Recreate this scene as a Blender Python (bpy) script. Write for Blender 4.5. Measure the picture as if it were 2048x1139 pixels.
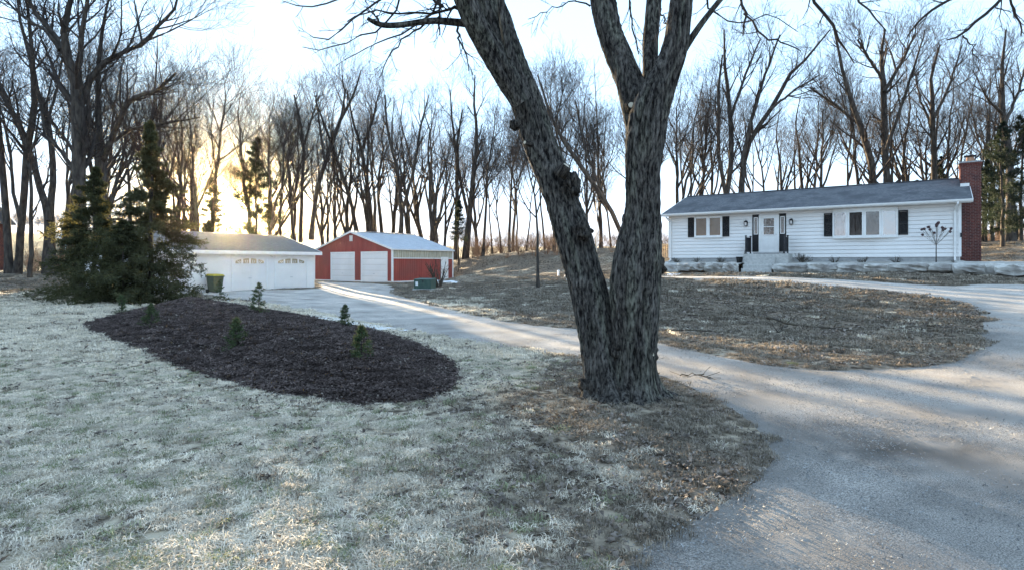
import bpy, bmesh, math, random
import numpy as np
from mathutils import Vector, Matrix
R = math.radians
for o in list(bpy.data.objects): bpy.data.objects.remove(o)
scene = bpy.context.scene
COL = scene.collection

# ------------------------------------------------------------------ camera
F, H0, EYE = 1160.0, 524.5, 1.65           # focal length and horizon row in photograph pixels, eye height
cam_d = bpy.data.cameras.new('camera')
cam = bpy.data.objects.new('camera', cam_d); COL.objects.link(cam)
cam.location = (0, 0, EYE); cam.rotation_euler = (R(90), 0, 0)
cam_d.sensor_width = 36; cam_d.lens = 36 * F / 2048
cam_d.shift_y = -(569.5 - H0) / 2048
cam_d.clip_start = 0.05; cam_d.clip_end = 4000
scene.camera = cam

# ------------------------------------------------------------------ sky, sun, exposure
SUN_AZ, SUN_EL = R(-25.8), R(5.0)          # azimuth from +Y towards +X
sdir = Vector((math.sin(SUN_AZ) * math.cos(SUN_EL), math.cos(SUN_AZ) * math.cos(SUN_EL), math.sin(SUN_EL)))
world = bpy.data.worlds.new('World'); scene.world = world; world.use_nodes = True
wn, wl = world.node_tree.nodes, world.node_tree.links
wn.clear()
sky = wn.new('ShaderNodeTexSky'); sky.sky_type = 'NISHITA'; sky.sun_disc = False
sky.sun_elevation = SUN_EL; sky.sun_rotation = SUN_AZ
sky.air_density = 1.0; sky.dust_density = 0.0; sky.ozone_density = 6.9; sky.altitude = 250
bg = wn.new('ShaderNodeBackground'); bg.inputs['Strength'].default_value = 0.15
# aureole of the low sun: the brightness of the sky rises towards the sun's own direction
tc = wn.new('ShaderNodeTexCoord')
dotn = wn.new('ShaderNodeVectorMath'); dotn.operation = 'DOT_PRODUCT'
wl.new(tc.outputs['Generated'], dotn.inputs[0]); dotn.inputs[1].default_value = sdir
def wmath(op, a, b):
    n = wn.new('ShaderNodeMath'); n.operation = op
    for i, v in enumerate((a, b)):
        if isinstance(v, (int, float)): n.inputs[i].default_value = v
        else: wl.new(v, n.inputs[i])
    return n.outputs[0]
dpos = wmath('MAXIMUM', dotn.outputs['Value'], 0.0)
g1 = wmath('MULTIPLY', wmath('POWER', dpos, 400.0), 0.5)
g2 = wmath('MULTIPLY', wmath('POWER', dpos, 3000.0), 16.0)
g3 = wmath('MULTIPLY', wmath('GREATER_THAN', dotn.outputs['Value'], math.cos(R(0.55))), 500.0)
glow = wmath('ADD', wmath('ADD', g1, g2), g3)
gcol = wn.new('ShaderNodeVectorMath'); gcol.operation = 'SCALE'
gcol.inputs[0].default_value = (1.0, 0.70, 0.26); wl.new(glow, gcol.inputs['Scale'])
addn = wn.new('ShaderNodeVectorMath'); addn.operation = 'ADD'
gam = wn.new('ShaderNodeGamma'); gam.inputs['Gamma'].default_value = 0.20   # evens the sky out: hazy winter air spreads the light
wl.new(sky.outputs[0], gam.inputs[0]); tint = wn.new('ShaderNodeVectorMath'); tint.operation = 'MULTIPLY'; tint.inputs[1].default_value = (1.08, 0.96, 1.03)   # violet-blue winter dusk
wl.new(gam.outputs[0], tint.inputs[0])
warm = wn.new('ShaderNodeMix'); warm.data_type = 'RGBA'; warm.inputs['A'].default_value = (1, 1, 1, 1); warm.inputs['B'].default_value = (0.95, 0.70, 0.32, 1)   # golden air round the setting sun
wl.new(wmath('POWER', dpos, 70.0), warm.inputs['Factor'])
wmul = wn.new('ShaderNodeVectorMath'); wmul.operation = 'MULTIPLY'
wl.new(tint.outputs[0], wmul.inputs[0]); wl.new(warm.outputs['Result'], wmul.inputs[1]); wl.new(wmul.outputs[0], addn.inputs[0]); wl.new(gcol.outputs[0], addn.inputs[1])
wl.new(addn.outputs[0], bg.inputs['Color'])
wo = wn.new('ShaderNodeOutputWorld'); wl.new(bg.outputs[0], wo.inputs['Surface'])

sun_d = bpy.data.lights.new('sun', 'SUN'); sun_d.energy = 4.4; sun_d.angle = R(0.53); sun_d.color = (1.0, 0.78, 0.50)
sun = bpy.data.objects.new('sun', sun_d); COL.objects.link(sun)
sun.rotation_euler = (-sdir).to_track_quat('-Z', 'Y').to_euler(); sun.location = (-30, 60, 30)

scene.view_settings.view_transform = 'Standard'; scene.view_settings.look = 'None'
scene.view_settings.gamma = 1.0; scene.view_settings.use_curve_mapping = False
scene.view_settings.exposure = 3.4
scene.render.engine = 'CYCLES'
cy = scene.cycles
cy.max_bounces = 5; cy.diffuse_bounces = 3; cy.glossy_bounces = 3; cy.transmission_bounces = 4; cy.transparent_max_bounces = 6
cy.use_denoising = True
try: cy.denoiser = 'OPENIMAGEDENOISE'
except Exception: pass
cy.caustics_reflective = False; cy.caustics_refractive = False

# ------------------------------------------------------------------ helpers: noise, projection
def _hash(i, j, k, s):
    h = (i * 374761393 + j * 668265263 + k * 2147483647 + s * 974634777) & 0xFFFFFFFF
    h = ((h ^ (h >> 13)) * 1274126177) & 0xFFFFFFFF
    h = h ^ (h >> 16)
    return (h & 0xFFFF) / 65535.0
def vnoise(x, y, z=0.0, seed=0):
    x = np.asarray(x, float); y = np.asarray(y, float); z = np.zeros_like(x) + z
    i, j, k = np.floor(x).astype(np.int64), np.floor(y).astype(np.int64), np.floor(z).astype(np.int64)
    fx, fy, fz = x - i, y - j, z - k
    fx, fy, fz = [t * t * (3 - 2 * t) for t in (fx, fy, fz)]
    r = 0
    for a in (0, 1):
        for b in (0, 1):
            for c in (0, 1):
                w = (fx if a else 1 - fx) * (fy if b else 1 - fy) * (fz if c else 1 - fz)
                r = r + w * _hash(i + a, j + b, k + c, seed)
    return r
def px(u, v, Y):
    """The world point that stands at depth Y behind the photograph's pixel u, v."""
    return np.array([(u - 1024) / F * Y, Y, EYE - (v - H0) / F * Y])

# ------------------------------------------------------------------ materials
def new_mat(name):
    m = bpy.data.materials.new(name); m.use_nodes = True
    nt = m.node_tree; b = nt.nodes['Principled BSDF']
    return m, nt, b
def pm(name, c1, c2=None, scale=5.0, rough=0.8, bump=0.0, detail=6.0, stretch=(1, 1, 1), spec=0.3, metal=0.0,
       c3=None, scale3=0.6, bdist=0.02, lo=0.35, hi=0.65, rnd=0.0, attr=None):
    """Principled material, two colours mixed by noise, a third by a larger noise, optional bump."""
    m, nt, b = new_mat(name); N, L = nt.nodes, nt.links
    b.inputs['Roughness'].default_value = rough; b.inputs['Metallic'].default_value = metal
    b.inputs['Specular IOR Level'].default_value = spec
    if c2 is None: c2 = tuple(0.8 * v for v in c1)
    tcn = N.new('ShaderNodeTexCoord'); mp = N.new('ShaderNodeMapping'); mp.inputs['Scale'].default_value = stretch
    L.new(tcn.outputs['Object'], mp.inputs[0])
    nz = N.new('ShaderNodeTexNoise'); nz.inputs['Scale'].default_value = scale; nz.inputs['Detail'].default_value = detail
    L.new(mp.outputs[0], nz.inputs['Vector'])
    cr = N.new('ShaderNodeValToRGB'); cr.color_ramp.elements[0].position = lo; cr.color_ramp.elements[1].position = hi
    cr.color_ramp.elements[0].color = (*c1, 1); cr.color_ramp.elements[1].color = (*c2, 1)
    L.new(nz.outputs['Fac'], cr.inputs[0])
    col = cr.outputs[0]
    if c3 is not None:
        n3 = N.new('ShaderNodeTexNoise'); n3.inputs['Scale'].default_value = scale3; n3.inputs['Detail'].default_value = 4
        L.new(tcn.outputs['Object'], n3.inputs['Vector'])
        r3 = N.new('ShaderNodeValToRGB'); r3.color_ramp.elements[0].position = 0.45; r3.color_ramp.elements[1].position = 0.65
        L.new(n3.outputs['Fac'], r3.inputs[0])
        mx = N.new('ShaderNodeMix'); mx.data_type = 'RGBA'
        L.new(r3.outputs[0], mx.inputs['Factor']); L.new(col, mx.inputs['A']); mx.inputs['B'].default_value = (*c3, 1)
        col = mx.outputs['Result']
    if attr:
        at = N.new('ShaderNodeAttribute'); at.attribute_name = attr
        ma = N.new('ShaderNodeMix'); ma.data_type = 'RGBA'; ma.blend_type = 'MULTIPLY'; ma.inputs['Factor'].default_value = 1.0
        L.new(col, ma.inputs['A']); L.new(at.outputs['Color'], ma.inputs['B']); col = ma.outputs['Result']
    if rnd > 0:
        oi = N.new('ShaderNodeObjectInfo'); mr = N.new('ShaderNodeMapRange')
        mr.inputs['To Min'].default_value = 1 - rnd; mr.inputs['To Max'].default_value = 1 + rnd
        L.new(oi.outputs['Random'], mr.inputs['Value'])
        ms = N.new('ShaderNodeVectorMath'); ms.operation = 'SCALE'
        L.new(col, ms.inputs[0]); L.new(mr.outputs[0], ms.inputs['Scale']); col = ms.outputs[0]
    L.new(col, b.inputs['Base Color'])
    if bump > 0:
        bp = N.new('ShaderNodeBump'); bp.inputs['Strength'].default_value = bump; bp.inputs['Distance'].default_value = bdist
        L.new(nz.outputs['Fac'], bp.inputs['Height']); L.new(bp.outputs[0], b.inputs['Normal'])
    return m
def translucent(m, amount, col):
    """Thin leaves let light through: mix in a translucent lobe."""
    nt = m.node_tree; b = nt.nodes['Principled BSDF']; out = nt.nodes['Material Output']
    t = nt.nodes.new('ShaderNodeBsdfTranslucent'); t.inputs[0].default_value = (*col, 1)
    mx = nt.nodes.new('ShaderNodeMixShader'); mx.inputs[0].default_value = amount
    nt.links.new(b.outputs[0], mx.inputs[1]); nt.links.new(t.outputs[0], mx.inputs[2]); nt.links.new(mx.outputs[0], out.inputs['Surface'])
    return m
def glass(name, inner, refl=0.35, rough=0.03, wav=0.02):
    """Window glass over a dim interior: a mirror-like coat over the colour of what hangs behind it."""
    m, nt, b = new_mat(name)
    b.inputs['Base Color'].default_value = (*inner, 1); b.inputs['Roughness'].default_value = 0.6; b.inputs['Specular IOR Level'].default_value = 0.0
    g = nt.nodes.new('ShaderNodeBsdfGlossy'); g.inputs['Roughness'].default_value = rough
    nz = nt.nodes.new('ShaderNodeTexNoise'); nz.inputs['Scale'].default_value = 2.5
    bp = nt.nodes.new('ShaderNodeBump'); bp.inputs['Strength'].default_value = wav; bp.inputs['Distance'].default_value = 0.3
    nt.links.new(nz.outputs['Fac'], bp.inputs['Height']); nt.links.new(bp.outputs[0], g.inputs['Normal'])
    mx = nt.nodes.new('ShaderNodeMixShader'); mx.inputs[0].default_value = refl
    nt.links.new(b.outputs[0], mx.inputs[1]); nt.links.new(g.outputs[0], mx.inputs[2])
    nt.links.new(mx.outputs[0], nt.nodes['Material Output'].inputs['Surface'])
    return m

M = {}
M['ground'] = pm('ground_soil', (0.22, 0.20, 0.18), (1.3, 1.28, 1.2), scale=7.0, rough=1.0, bump=0.6, detail=12, bdist=0.05, attr='Col', spec=0.1, lo=.38, hi=.60)
M['drive'] = pm('worn_asphalt', (0.22, 0.21, 0.20), (0.56, 0.53, 0.50), scale=110, rough=0.95, bump=1.0, detail=14, bdist=0.02, attr='Col', spec=0.1, c3=(0.31, 0.295, 0.28), scale3=0.9, lo=.40, hi=.62)
M['mulch'] = pm('dark_mulch', (0.028, 0.020, 0.018), (0.06, 0.045, 0.04), scale=25, rough=1.0, bump=1.0, detail=8, bdist=0.03, spec=0.1)
M['chip'] = pm('mulch_chip', (0.045, 0.033, 0.03), (0.13, 0.10, 0.09), scale=8, rough=0.95, spec=0.1, rnd=0.6)
M['straw'] = translucent(pm('dormant_grass', (0.60, 0.53, 0.42), (0.88, 0.80, 0.68), scale=14, rough=0.9, rnd=0.45, spec=0.1), 0.30, (0.75, 0.68, 0.52))
M['straw_brown'] = translucent(pm('brown_grass', (0.17, 0.142, 0.11), (0.33, 0.285, 0.228), scale=14, rough=0.9, rnd=0.4, spec=0.1), 0.12, (0.28, 0.24, 0.18))
M['dead_leaf'] = translucent(pm('dead_leaf', (0.10, 0.08, 0.066), (0.28, 0.24, 0.205), scale=10, rough=0.85, rnd=0.5, spec=0.15), 0.10, (0.24, 0.20, 0.16))
M['bark_far'] = pm('woodland_bark', (0.034, 0.029, 0.026), (0.09, 0.078, 0.068), scale=6, rough=0.95, stretch=(1, 1, 0.25), spec=0.1)
M['twig'] = pm('twig_bark', (0.04, 0.033, 0.031), (0.065, 0.055, 0.05), scale=3, rough=0.95, spec=0.1)
M['needle'] = translucent(pm('spruce_needles', (0.034, 0.042, 0.022), (0.085, 0.092, 0.05), scale=3, rough=0.8, spec=0.2), 0.3, (0.13, 0.12, 0.04))
M['needle_young'] = translucent(pm('young_spruce_needles', (0.045, 0.075, 0.035), (0.10, 0.13, 0.06), scale=5, rough=0.8, spec=0.2), 0.2, (0.12, 0.13, 0.05))
M['needle_pine'] = translucent(pm('pine_needles', (0.010, 0.019, 0.017), (0.024, 0.036, 0.028), scale=3, rough=0.8, spec=0.2), 0.15, (0.05, 0.07, 0.03))
M['white_siding'] = pm('white_siding', (0.87, 0.84, 0.81), (0.80, 0.775, 0.75), scale=1.5, rough=0.55, stretch=(0.3, 1, 1), c3=(0.78, 0.75, 0.72), scale3=0.5)
M['white_trim'] = pm('white_trim', (0.86, 0.84, 0.81), (0.80, 0.78, 0.75), scale=3, rough=0.5)
M['shutter'] = pm('black_shutter', (0.012, 0.012, 0.014), (0.02, 0.02, 0.022), scale=6, rough=0.6)
M['iron'] = pm('black_iron', (0.014, 0.014, 0.017), (0.03, 0.03, 0.035), scale=20, rough=0.5)
M['concrete'] = pm('concrete', (0.40, 0.39, 0.37), (0.52, 0.51, 0.48), scale=9, rough=0.9, bump=0.2)
M['found'] = pm('foundation_block', (0.30, 0.30, 0.30), (0.40, 0.39, 0.38), scale=5, rough=0.9, bump=0.2)
M['limestone'] = pm('limestone_block', (0.38, 0.36, 0.33), (0.62, 0.60, 0.55), scale=4, rough=0.95, bump=0.9, bdist=0.06, c3=(0.24, 0.22, 0.20), scale3=1.6, rnd=0.2)
M['gravel'] = pm('pale_gravel', (0.36, 0.35, 0.32), (0.56, 0.54, 0.50), scale=22, rough=1.0, bump=0.8, bdist=0.03, c3=(0.32, 0.29, 0.25), scale3=1.2)
M['roof_blue'] = pm('slate_grey_shingle', (0.075, 0.08, 0.09), (0.20, 0.205, 0.215), scale=14, rough=0.9, stretch=(0.5, 2.5, 2.5), bump=0.4, c3=(0.085, 0.09, 0.10), scale3=1.1)
M['roof_tan'] = pm('tan_grey_shingle', (0.13, 0.124, 0.118), (0.22, 0.21, 0.20), scale=8, rough=0.9, stretch=(0.5, 2.5, 2.5), bump=0.4, c3=(0.17, 0.16, 0.15), scale3=0.7)
M['roof_metal'] = pm('galvanised_roof', (0.50, 0.53, 0.57), (0.60, 0.63, 0.66), scale=2, rough=0.35, metal=0.6, spec=0.5)
M['red'] = pm('red_steel_siding', (0.29, 0.058, 0.046), (0.37, 0.082, 0.064), scale=2.5, rough=0.5, stretch=(1, 1, 0.2), c3=(0.27, 0.075, 0.06), scale3=0.6)
M['skylight'] = pm('weathered_translucent_panel', (0.36, 0.33, 0.25), (0.55, 0.51, 0.40), scale=3, rough=0.5, stretch=(2, 2, 0.3))
M['brick'] = pm('dark_red_brick', (0.10, 0.033, 0.027), (0.19, 0.066, 0.052), scale=9, rough=0.9, bump=0.4, c3=(0.08, 0.03, 0.03), scale3=3)
M['mortar'] = pm('mortar', (0.20, 0.17, 0.16), (0.27, 0.24, 0.22), scale=10, rough=0.95)
M['flue'] = pm('clay_flue', (0.45, 0.24, 0.15), (0.52, 0.30, 0.19), scale=8, rough=0.8)
M['bin'] = pm('dark_green_bin', (0.06, 0.075, 0.045), (0.09, 0.10, 0.06), scale=6, rough=0.5)
M['bin_lid'] = translucent(pm('yellow_lid', (0.62, 0.50, 0.06), (0.70, 0.57, 0.10), scale=6, rough=0.45), 0.35, (0.8, 0.65, 0.1))
M['tyre'] = pm('black_rubber', (0.015, 0.015, 0.015), (0.03, 0.03, 0.03), scale=8, rough=0.8)
M['utility_green'] = pm('utility_green', (0.045, 0.085, 0.07), (0.065, 0.11, 0.09), scale=4, rough=0.5)
M['sticker'] = pm('white_sticker', (0.85, 0.86, 0.86), (0.75, 0.76, 0.78), scale=6, rough=0.5)
M['snow'] = pm('old_snow', (0.80, 0.82, 0.84), (0.66, 0.68, 0.70), scale=5, rough=0.8, bump=0.5)
M['wood'] = pm('treated_deck_wood', (0.36, 0.28, 0.19), (0.46, 0.37, 0.26), scale=6, rough=0.8, stretch=(1, 1, 0.2))
M['cutwood'] = pm('fresh_cut_wood', (0.55, 0.48, 0.36), (0.66, 0.60, 0.48), scale=12, rough=0.85)
M['brush_pale'] = pm('pale_stem', (0.20, 0.18, 0.16), (0.30, 0.27, 0.24), scale=12, rough=0.95)
M['flower'] = pm('dried_flower_head', (0.05, 0.03, 0.035), (0.10, 0.06, 0.06), scale=12, rough=0.95)
M['shrub'] = pm('winter_shrub', (0.05, 0.04, 0.035), (0.10, 0.085, 0.06), scale=12, rough=0.95)
M['brush'] = pm('winter_brush', (0.16, 0.095, 0.06), (0.26, 0.17, 0.11), scale=3, rough=0.95, rnd=0.3)
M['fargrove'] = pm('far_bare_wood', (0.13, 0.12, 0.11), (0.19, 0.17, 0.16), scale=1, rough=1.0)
M['glass_dark'] = glass('dark_window_glass', (0.008, 0.008, 0.009), 0.05)
M['glass_brown'] = glass('window_glass_brown_reflection', (0.11, 0.06, 0.025), 0.10)  # brown reflection of trees put into the pane colour
M['glass_curtain'] = glass('window_glass_white_curtain', (0.13, 0.14, 0.15), 0.36)
M['glass_green'] = glass('window_glass_reflecting', (0.012, 0.018, 0.02), 0.20)
M['lamp_glass'] = glass('lantern_glass', (0.5, 0.5, 0.48), 0.2)
M['tan_glass'] = glass('frosted_door_light', (0.40, 0.34, 0.24), 0.15)
M['metal'] = pm('brushed_metal', (0.5, 0.5, 0.5), (0.6, 0.6, 0.6), scale=10, rough=0.35, metal=0.8)
M['pole'] = pm('white_pole', (0.85, 0.85, 0.84), (0.80, 0.80, 0.79), scale=4, rough=0.4)

# maple bark: ridged, wave and noise driven colour and bump on top of the displaced mesh
def bark_mat():
    m, nt, b = new_mat('maple_bark'); N, L = nt.nodes, nt.links
    b.inputs['Roughness'].default_value = 0.95; b.inputs['Specular IOR Level'].default_value = 0.1
    t = N.new('ShaderNodeTexCoord'); mp = N.new('ShaderNodeMapping'); mp.inputs['Scale'].default_value = (1, 1, 0.26)
    L.new(t.outputs['Object'], mp.inputs[0])
    n1 = N.new('ShaderNodeTexNoise'); n1.inputs['Scale'].default_value = 34; n1.inputs['Detail'].default_value = 8; n1.inputs['Roughness'].default_value = 0.65
    L.new(mp.outputs[0], n1.inputs['Vector'])
    at = N.new('ShaderNodeAttribute'); at.attribute_name = 'Col'
    n2 = N.new('ShaderNodeTexNoise'); n2.inputs['Scale'].default_value = 3.0; n2.inputs['Detail'].default_value = 5
    L.new(t.outputs['Object'], n2.inputs['Vector'])
    cr = N.new('ShaderNodeValToRGB'); e = cr.color_ramp.elements
    e[0].position = 0.40; e[0].color = (0.012, 0.010, 0.010, 1); e[1].position = 0.64; e[1].color = (0.135, 0.125, 0.112, 1)
    L.new(n1.outputs['Fac'], cr.inputs[0])
    ma = N.new('ShaderNodeMix'); ma.data_type = 'RGBA'; ma.blend_type = 'MULTIPLY'; ma.inputs['Factor'].default_value = 1.0
    L.new(cr.outputs[0], ma.inputs['A']); L.new(at.outputs['Color'], ma.inputs['B'])
    mr = N.new('ShaderNodeMapRange'); mr.inputs['From Min'].default_value = 0.3; mr.inputs['From Max'].default_value = 0.7
    mr.inputs['To Min'].default_value = 0.75; mr.inputs['To Max'].default_value = 1.25
    L.new(n2.outputs['Fac'], mr.inputs['Value'])
    sc = N.new('ShaderNodeVectorMath'); sc.operation = 'SCALE'
    L.new(ma.outputs['Result'], sc.inputs[0]); L.new(mr.outputs[0], sc.inputs['Scale']); L.new(sc.outputs[0], b.inputs['Base Color'])
    bp = N.new('ShaderNodeBump'); bp.inputs['Strength'].default_value = 1.0; bp.inputs['Distance'].default_value = 0.03
    L.new(n1.outputs['Fac'], bp.inputs['Height']); L.new(bp.outputs[0], b.inputs['Normal'])
    return m
M['bark'] = bark_mat()

# ------------------------------------------------------------------ mesh helpers
class MB:
    """Collects vertices and faces and links them as one mesh object."""
    def __init__(s): s.v = []; s.f = []
    def add(s, vs, fs):
        b = len(s.v); s.v += [tuple(p) for p in vs]; s.f += [tuple(b + i for i in f) for f in fs]
    def box(s, x0, x1, y0, y1, z0, z1):
        s.add([(x0, y0, z0), (x1, y0, z0), (x1, y1, z0), (x0, y1, z0), (x0, y0, z1), (x1, y0, z1), (x1, y1, z1), (x0, y1, z1)],
              [(3, 2, 1, 0), (4, 5, 6, 7), (0, 1, 5, 4), (1, 2, 6, 5), (2, 3, 7, 6), (3, 0, 4, 7)]); return s
    def bar(s, p0, p1, w, h=None, up=(0, 0, 1)):
        """A rectangular bar from p0 to p1."""
        p0, p1 = Vector(p0), Vector(p1); d = (p1 - p0).normalized(); h = h or w
        a = d.cross(Vector(up))
        if a.length < 1e-4: a = Vector((1, 0, 0))
        a.normalize(); c = a.cross(d)
        vs = []
        for p in (p0, p1):
            for sa, sc in ((-1, -1), (1, -1), (1, 1), (-1, 1)): vs.append(p + a * (sa * w / 2) + c * (sc * h / 2))
        s.add(vs, [(3, 2, 1, 0), (4, 5, 6, 7), (0, 1, 5, 4), (1, 2, 6, 5), (2, 3, 7, 6), (3, 0, 4, 7)]); return s
    def prism(s, poly, y0, y1):
        """An x-z polygon pushed along y."""
        n = len(poly)
        s.add([(x, y0, z) for x, z in poly] + [(x, y1, z) for x, z in poly],
              [tuple(range(n)), tuple(range(2 * n - 1, n - 1, -1))] + [(i, i + n, (i + 1) % n + n, (i + 1) % n) for i in range(n)]); return s
    def lathe(s, prof, c=(0, 0, 0), k=16):
        b = []
        for r, z in prof:
            b += [(c[0] + r * math.cos(2 * math.pi * i / k), c[1] + r * math.sin(2 * math.pi * i / k), c[2] + z) for i in range(k)]
        fs = []
        for j in range(len(prof) - 1):
            for i in range(k): fs.append((j * k + i, j * k + (i + 1) % k, (j + 1) * k + (i + 1) % k, (j + 1) * k + i))
        fs.append(tuple(range(k))[::-1]); fs.append(tuple((len(prof) - 1) * k + i for i in range(k)))
        s.add(b, fs); return s
    def build(s, name, mat, parent=None, bevel=0.0, smooth=False):
        me = bpy.data.meshes.new(name); me.from_pydata(s.v, [], s.f); me.update()
        o = link(name, me, mat, parent)
        if bevel > 0:
            md = o.modifiers.new('bevel', 'BEVEL'); md.width = bevel; md.segments = 2; md.limit_method = 'ANGLE'
        if smooth: me.shade_smooth()
        return o
def link(name, me, mat=None, parent=None):
    o = bpy.data.objects.new(name, me); COL.objects.link(o)
    if mat is not None and not me.materials: me.materials.append(mat)
    if parent is not None: o.parent = parent
    return o
def tag(o, label, cat, group=None, kind=None):
    o['label'] = label; o['category'] = cat
    if group: o['group'] = group
    if kind: o['kind'] = kind
    return o
def struct(o): o['kind'] = 'structure'; return o
def thing(name, label, cat, loc=(0, 0, 0), rz=0.0, group=None):
    o = bpy.data.objects.new(name, None); COL.objects.link(o)
    o.location = loc; o.rotation_euler = (0, 0, rz); o.empty_display_size = 0.3
    return tag(o, label, cat, group)
def np_mesh(name, V, Fq, smooth=False, cols=None):
    """A mesh from numpy arrays; faces (n,3) or (n,4)."""
    me = bpy.data.meshes.new(name); V = np.asarray(V, np.float32); Fq = np.asarray(Fq, np.int32)
    k = Fq.shape[1]
    me.vertices.add(len(V)); me.vertices.foreach_set('co', V.ravel())
    me.loops.add(Fq.size); me.loops.foreach_set('vertex_index', Fq.ravel())
    me.polygons.add(len(Fq)); me.polygons.foreach_set('loop_start', np.arange(len(Fq), dtype=np.int32) * k)
    me.polygons.foreach_set('loop_total', np.full(len(Fq), k, np.int32))
    if smooth: me.polygons.foreach_set('use_smooth', np.ones(len(Fq), bool))
    me.update(calc_edges=True)
    if cols is not None:
        a = me.color_attributes.new('Col', 'FLOAT_COLOR', 'POINT')
        c = np.ones((len(V), 4), np.float32); c[:, :3] = cols; a.data.foreach_set('color', c.ravel())
    return me

# ------------------------------------------------------------------ terrain
HO, HYAW = (21.93, 28.353, 1.922), -0.626        # house: right front corner, direction of its front
GO, GYAW = (-14.119, 41.312, -0.11), 1.044       # garage
BO, BYAW = (-10.364, 50.219, -0.051), -0.604     # barn
def wpt(O, yaw, a, b, c=0.0):
    dx, dy = math.cos(yaw), math.sin(yaw)
    return np.array([O[0] + dx * a - dy * b, O[1] + dy * a + dx * b, O[2] + c])
ctl = [(0, 0, 0), (-4, 3, 0), (4, 3, 0), (-8, 7, 0), (0, 7, 0.03), (7, 7, 0.05), (14, 8, 0.25), (-14, 14, 0.02), (-7, 14, 0), (0, 14, 0),
       (6, 13, 0.15), (-18, 24, 0.05), (-8, 24, -0.02), (0, 25, 0.0), (-24, 20, 0.1), (5, 19, 0.42),
       (0, -20, 0), (-30, -10, 0), (30, -10, 0.4), (24, 14, 0.8)]
def cp(u, v, Y): ctl.append(tuple(px(u, v, Y)))
cp(1958, 640, 12.2); cp(1500, 565, 20.5); cp(1500, 552, 25); cp(1800, 568, 21.5); cp(2040, 566, 22.5)
cp(1400, 546, 33.5); cp(1800, 549, 26.3); cp(1600, 548, 29.3); cp(1240, 549, 40); cp(1330, 556, 27)
for a, b, c in ((0, 0, -0.8), (-14.7, 0, -0.85), (0, 8, -0.6), (-14.7, 8, -0.6), (-7, 4, -0.7), (3, -2, -0.85), (5, 3, -0.3)): ctl.append(tuple(wpt(HO, HYAW, a, b, c)))
for a, b in ((0, 0), (-6, 0), (-11, 0), (0, 7), (-11, 7), (1.5, 3), (-3, -3)): ctl.append(tuple(wpt(GO, GYAW, a, b, -0.01)))
for a, b in ((0, 0), (-10.7, 0), (0, 8), (-10.7, 8), (1.5, 4), (-5, -3)): ctl.append(tuple(wpt(BO, BYAW, a, b, -0.01)))
cp(850, 578, 38); cp(1000, 600, 25); cp(1076, 572, 33); cp(1130, 556, 42)
cp(1000, 516, 62); cp(1100, 515, 60); cp(1220, 511, 57); cp(950, 517, 66); cp(980, 545, 53); cp(1180, 535, 49)
cp(2000, 498, 42); cp(2040, 480, 52); cp(1950, 500, 60)
cp(30, 548, 42); cp(110, 545, 44); cp(0, 580, 28); cp(-300, 560, 40); cp(220, 550, 48); cp(60, 540, 60); cp(300, 545, 62)
cp(60, 466, 210); cp(300, 478, 230); cp(-400, 460, 230); cp(560, 500, 110); cp(1000, 512, 110); cp(1000, 496, 300); cp(600, 490, 260); cp(1500, 495, 110); cp(1500, 490, 300); cp(2100, 485, 120); cp(2300, 470, 300)
cp(200, 535, 90); cp(760, 520, 85)
for x, y, z in ((-700, 1000, 40), (0, 1000, 26), (700, 1000, 34), (-700, 100, 14), (700, 100, 14), (-700, -300, 4), (700, -300, 8), (0, -300, 3)): ctl.append((x, y, z))
ctl = np.array(ctl)
def _tps(d2): return 0.5 * d2 * np.log(d2 + 1e-9)
_n = len(ctl); _A = np.zeros((_n + 3, _n + 3))
_d2 = ((ctl[:, None, :2] - ctl[None, :, :2]) ** 2).sum(-1)
_S = 50.0
_A[:_n, :_n] = _tps(_d2 / _S ** 2) + np.eye(_n) * 2e-4
_A[:_n, _n] = 1; _A[:_n, _n + 1:] = ctl[:, :2] / _S; _A[_n:, :_n] = _A[:_n, _n:].T
_w = np.linalg.solve(_A, np.concatenate([ctl[:, 2], np.zeros(3)]))
def T(x, y):
    x = np.atleast_1d(np.asarray(x, float)); y = np.atleast_1d(np.asarray(y, float)); out = np.empty(x.shape); xf, yf = x.ravel(), y.ravel(); r = np.empty(xf.shape)
    for s in range(0, len(xf), 20000):
        a, b = xf[s:s + 20000], yf[s:s + 20000]
        d2 = (a[:, None] - ctl[None, :, 0]) ** 2 + (b[:, None] - ctl[None, :, 1]) ** 2
        r[s:s + 20000] = _tps(d2 / _S ** 2) @ _w[:_n] + _w[_n] + (_w[_n + 1] * a + _w[_n + 2] * b) / _S
    return r.reshape(x.shape)
def T1(x, y): return float(T([x], [y])[0])
def gp(u, v, lo=2.0, hi=120.0):
    """Where the sight line of a photograph pixel meets the ground."""
    Y = np.geomspace(lo, hi, 400); X = (u - 1024) / F * Y; Z = EYE - (v - H0) / F * Y
    below = np.nonzero(Z - T(X, Y) <= 0)[0]
    y = Y[below[0]] if len(below) else hi
    return ((u - 1024) / F * y, y)
def spline(pts, n=6):
    """A closed smooth curve through the points."""
    P = np.array(pts); m = len(P); out = []
    for i in range(m):
        p0, p1, p2, p3 = P[i - 1], P[i], P[(i + 1) % m], P[(i + 2) % m]
        for t in np.arange(n) / n:
            out.append(0.5 * (2 * p1 + (p2 - p0) * t + (2 * p0 - 5 * p1 + 4 * p2 - p3) * t * t + (3 * p1 - p0 - 3 * p2 + p3) * t ** 3))
    return np.array(out)
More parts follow.
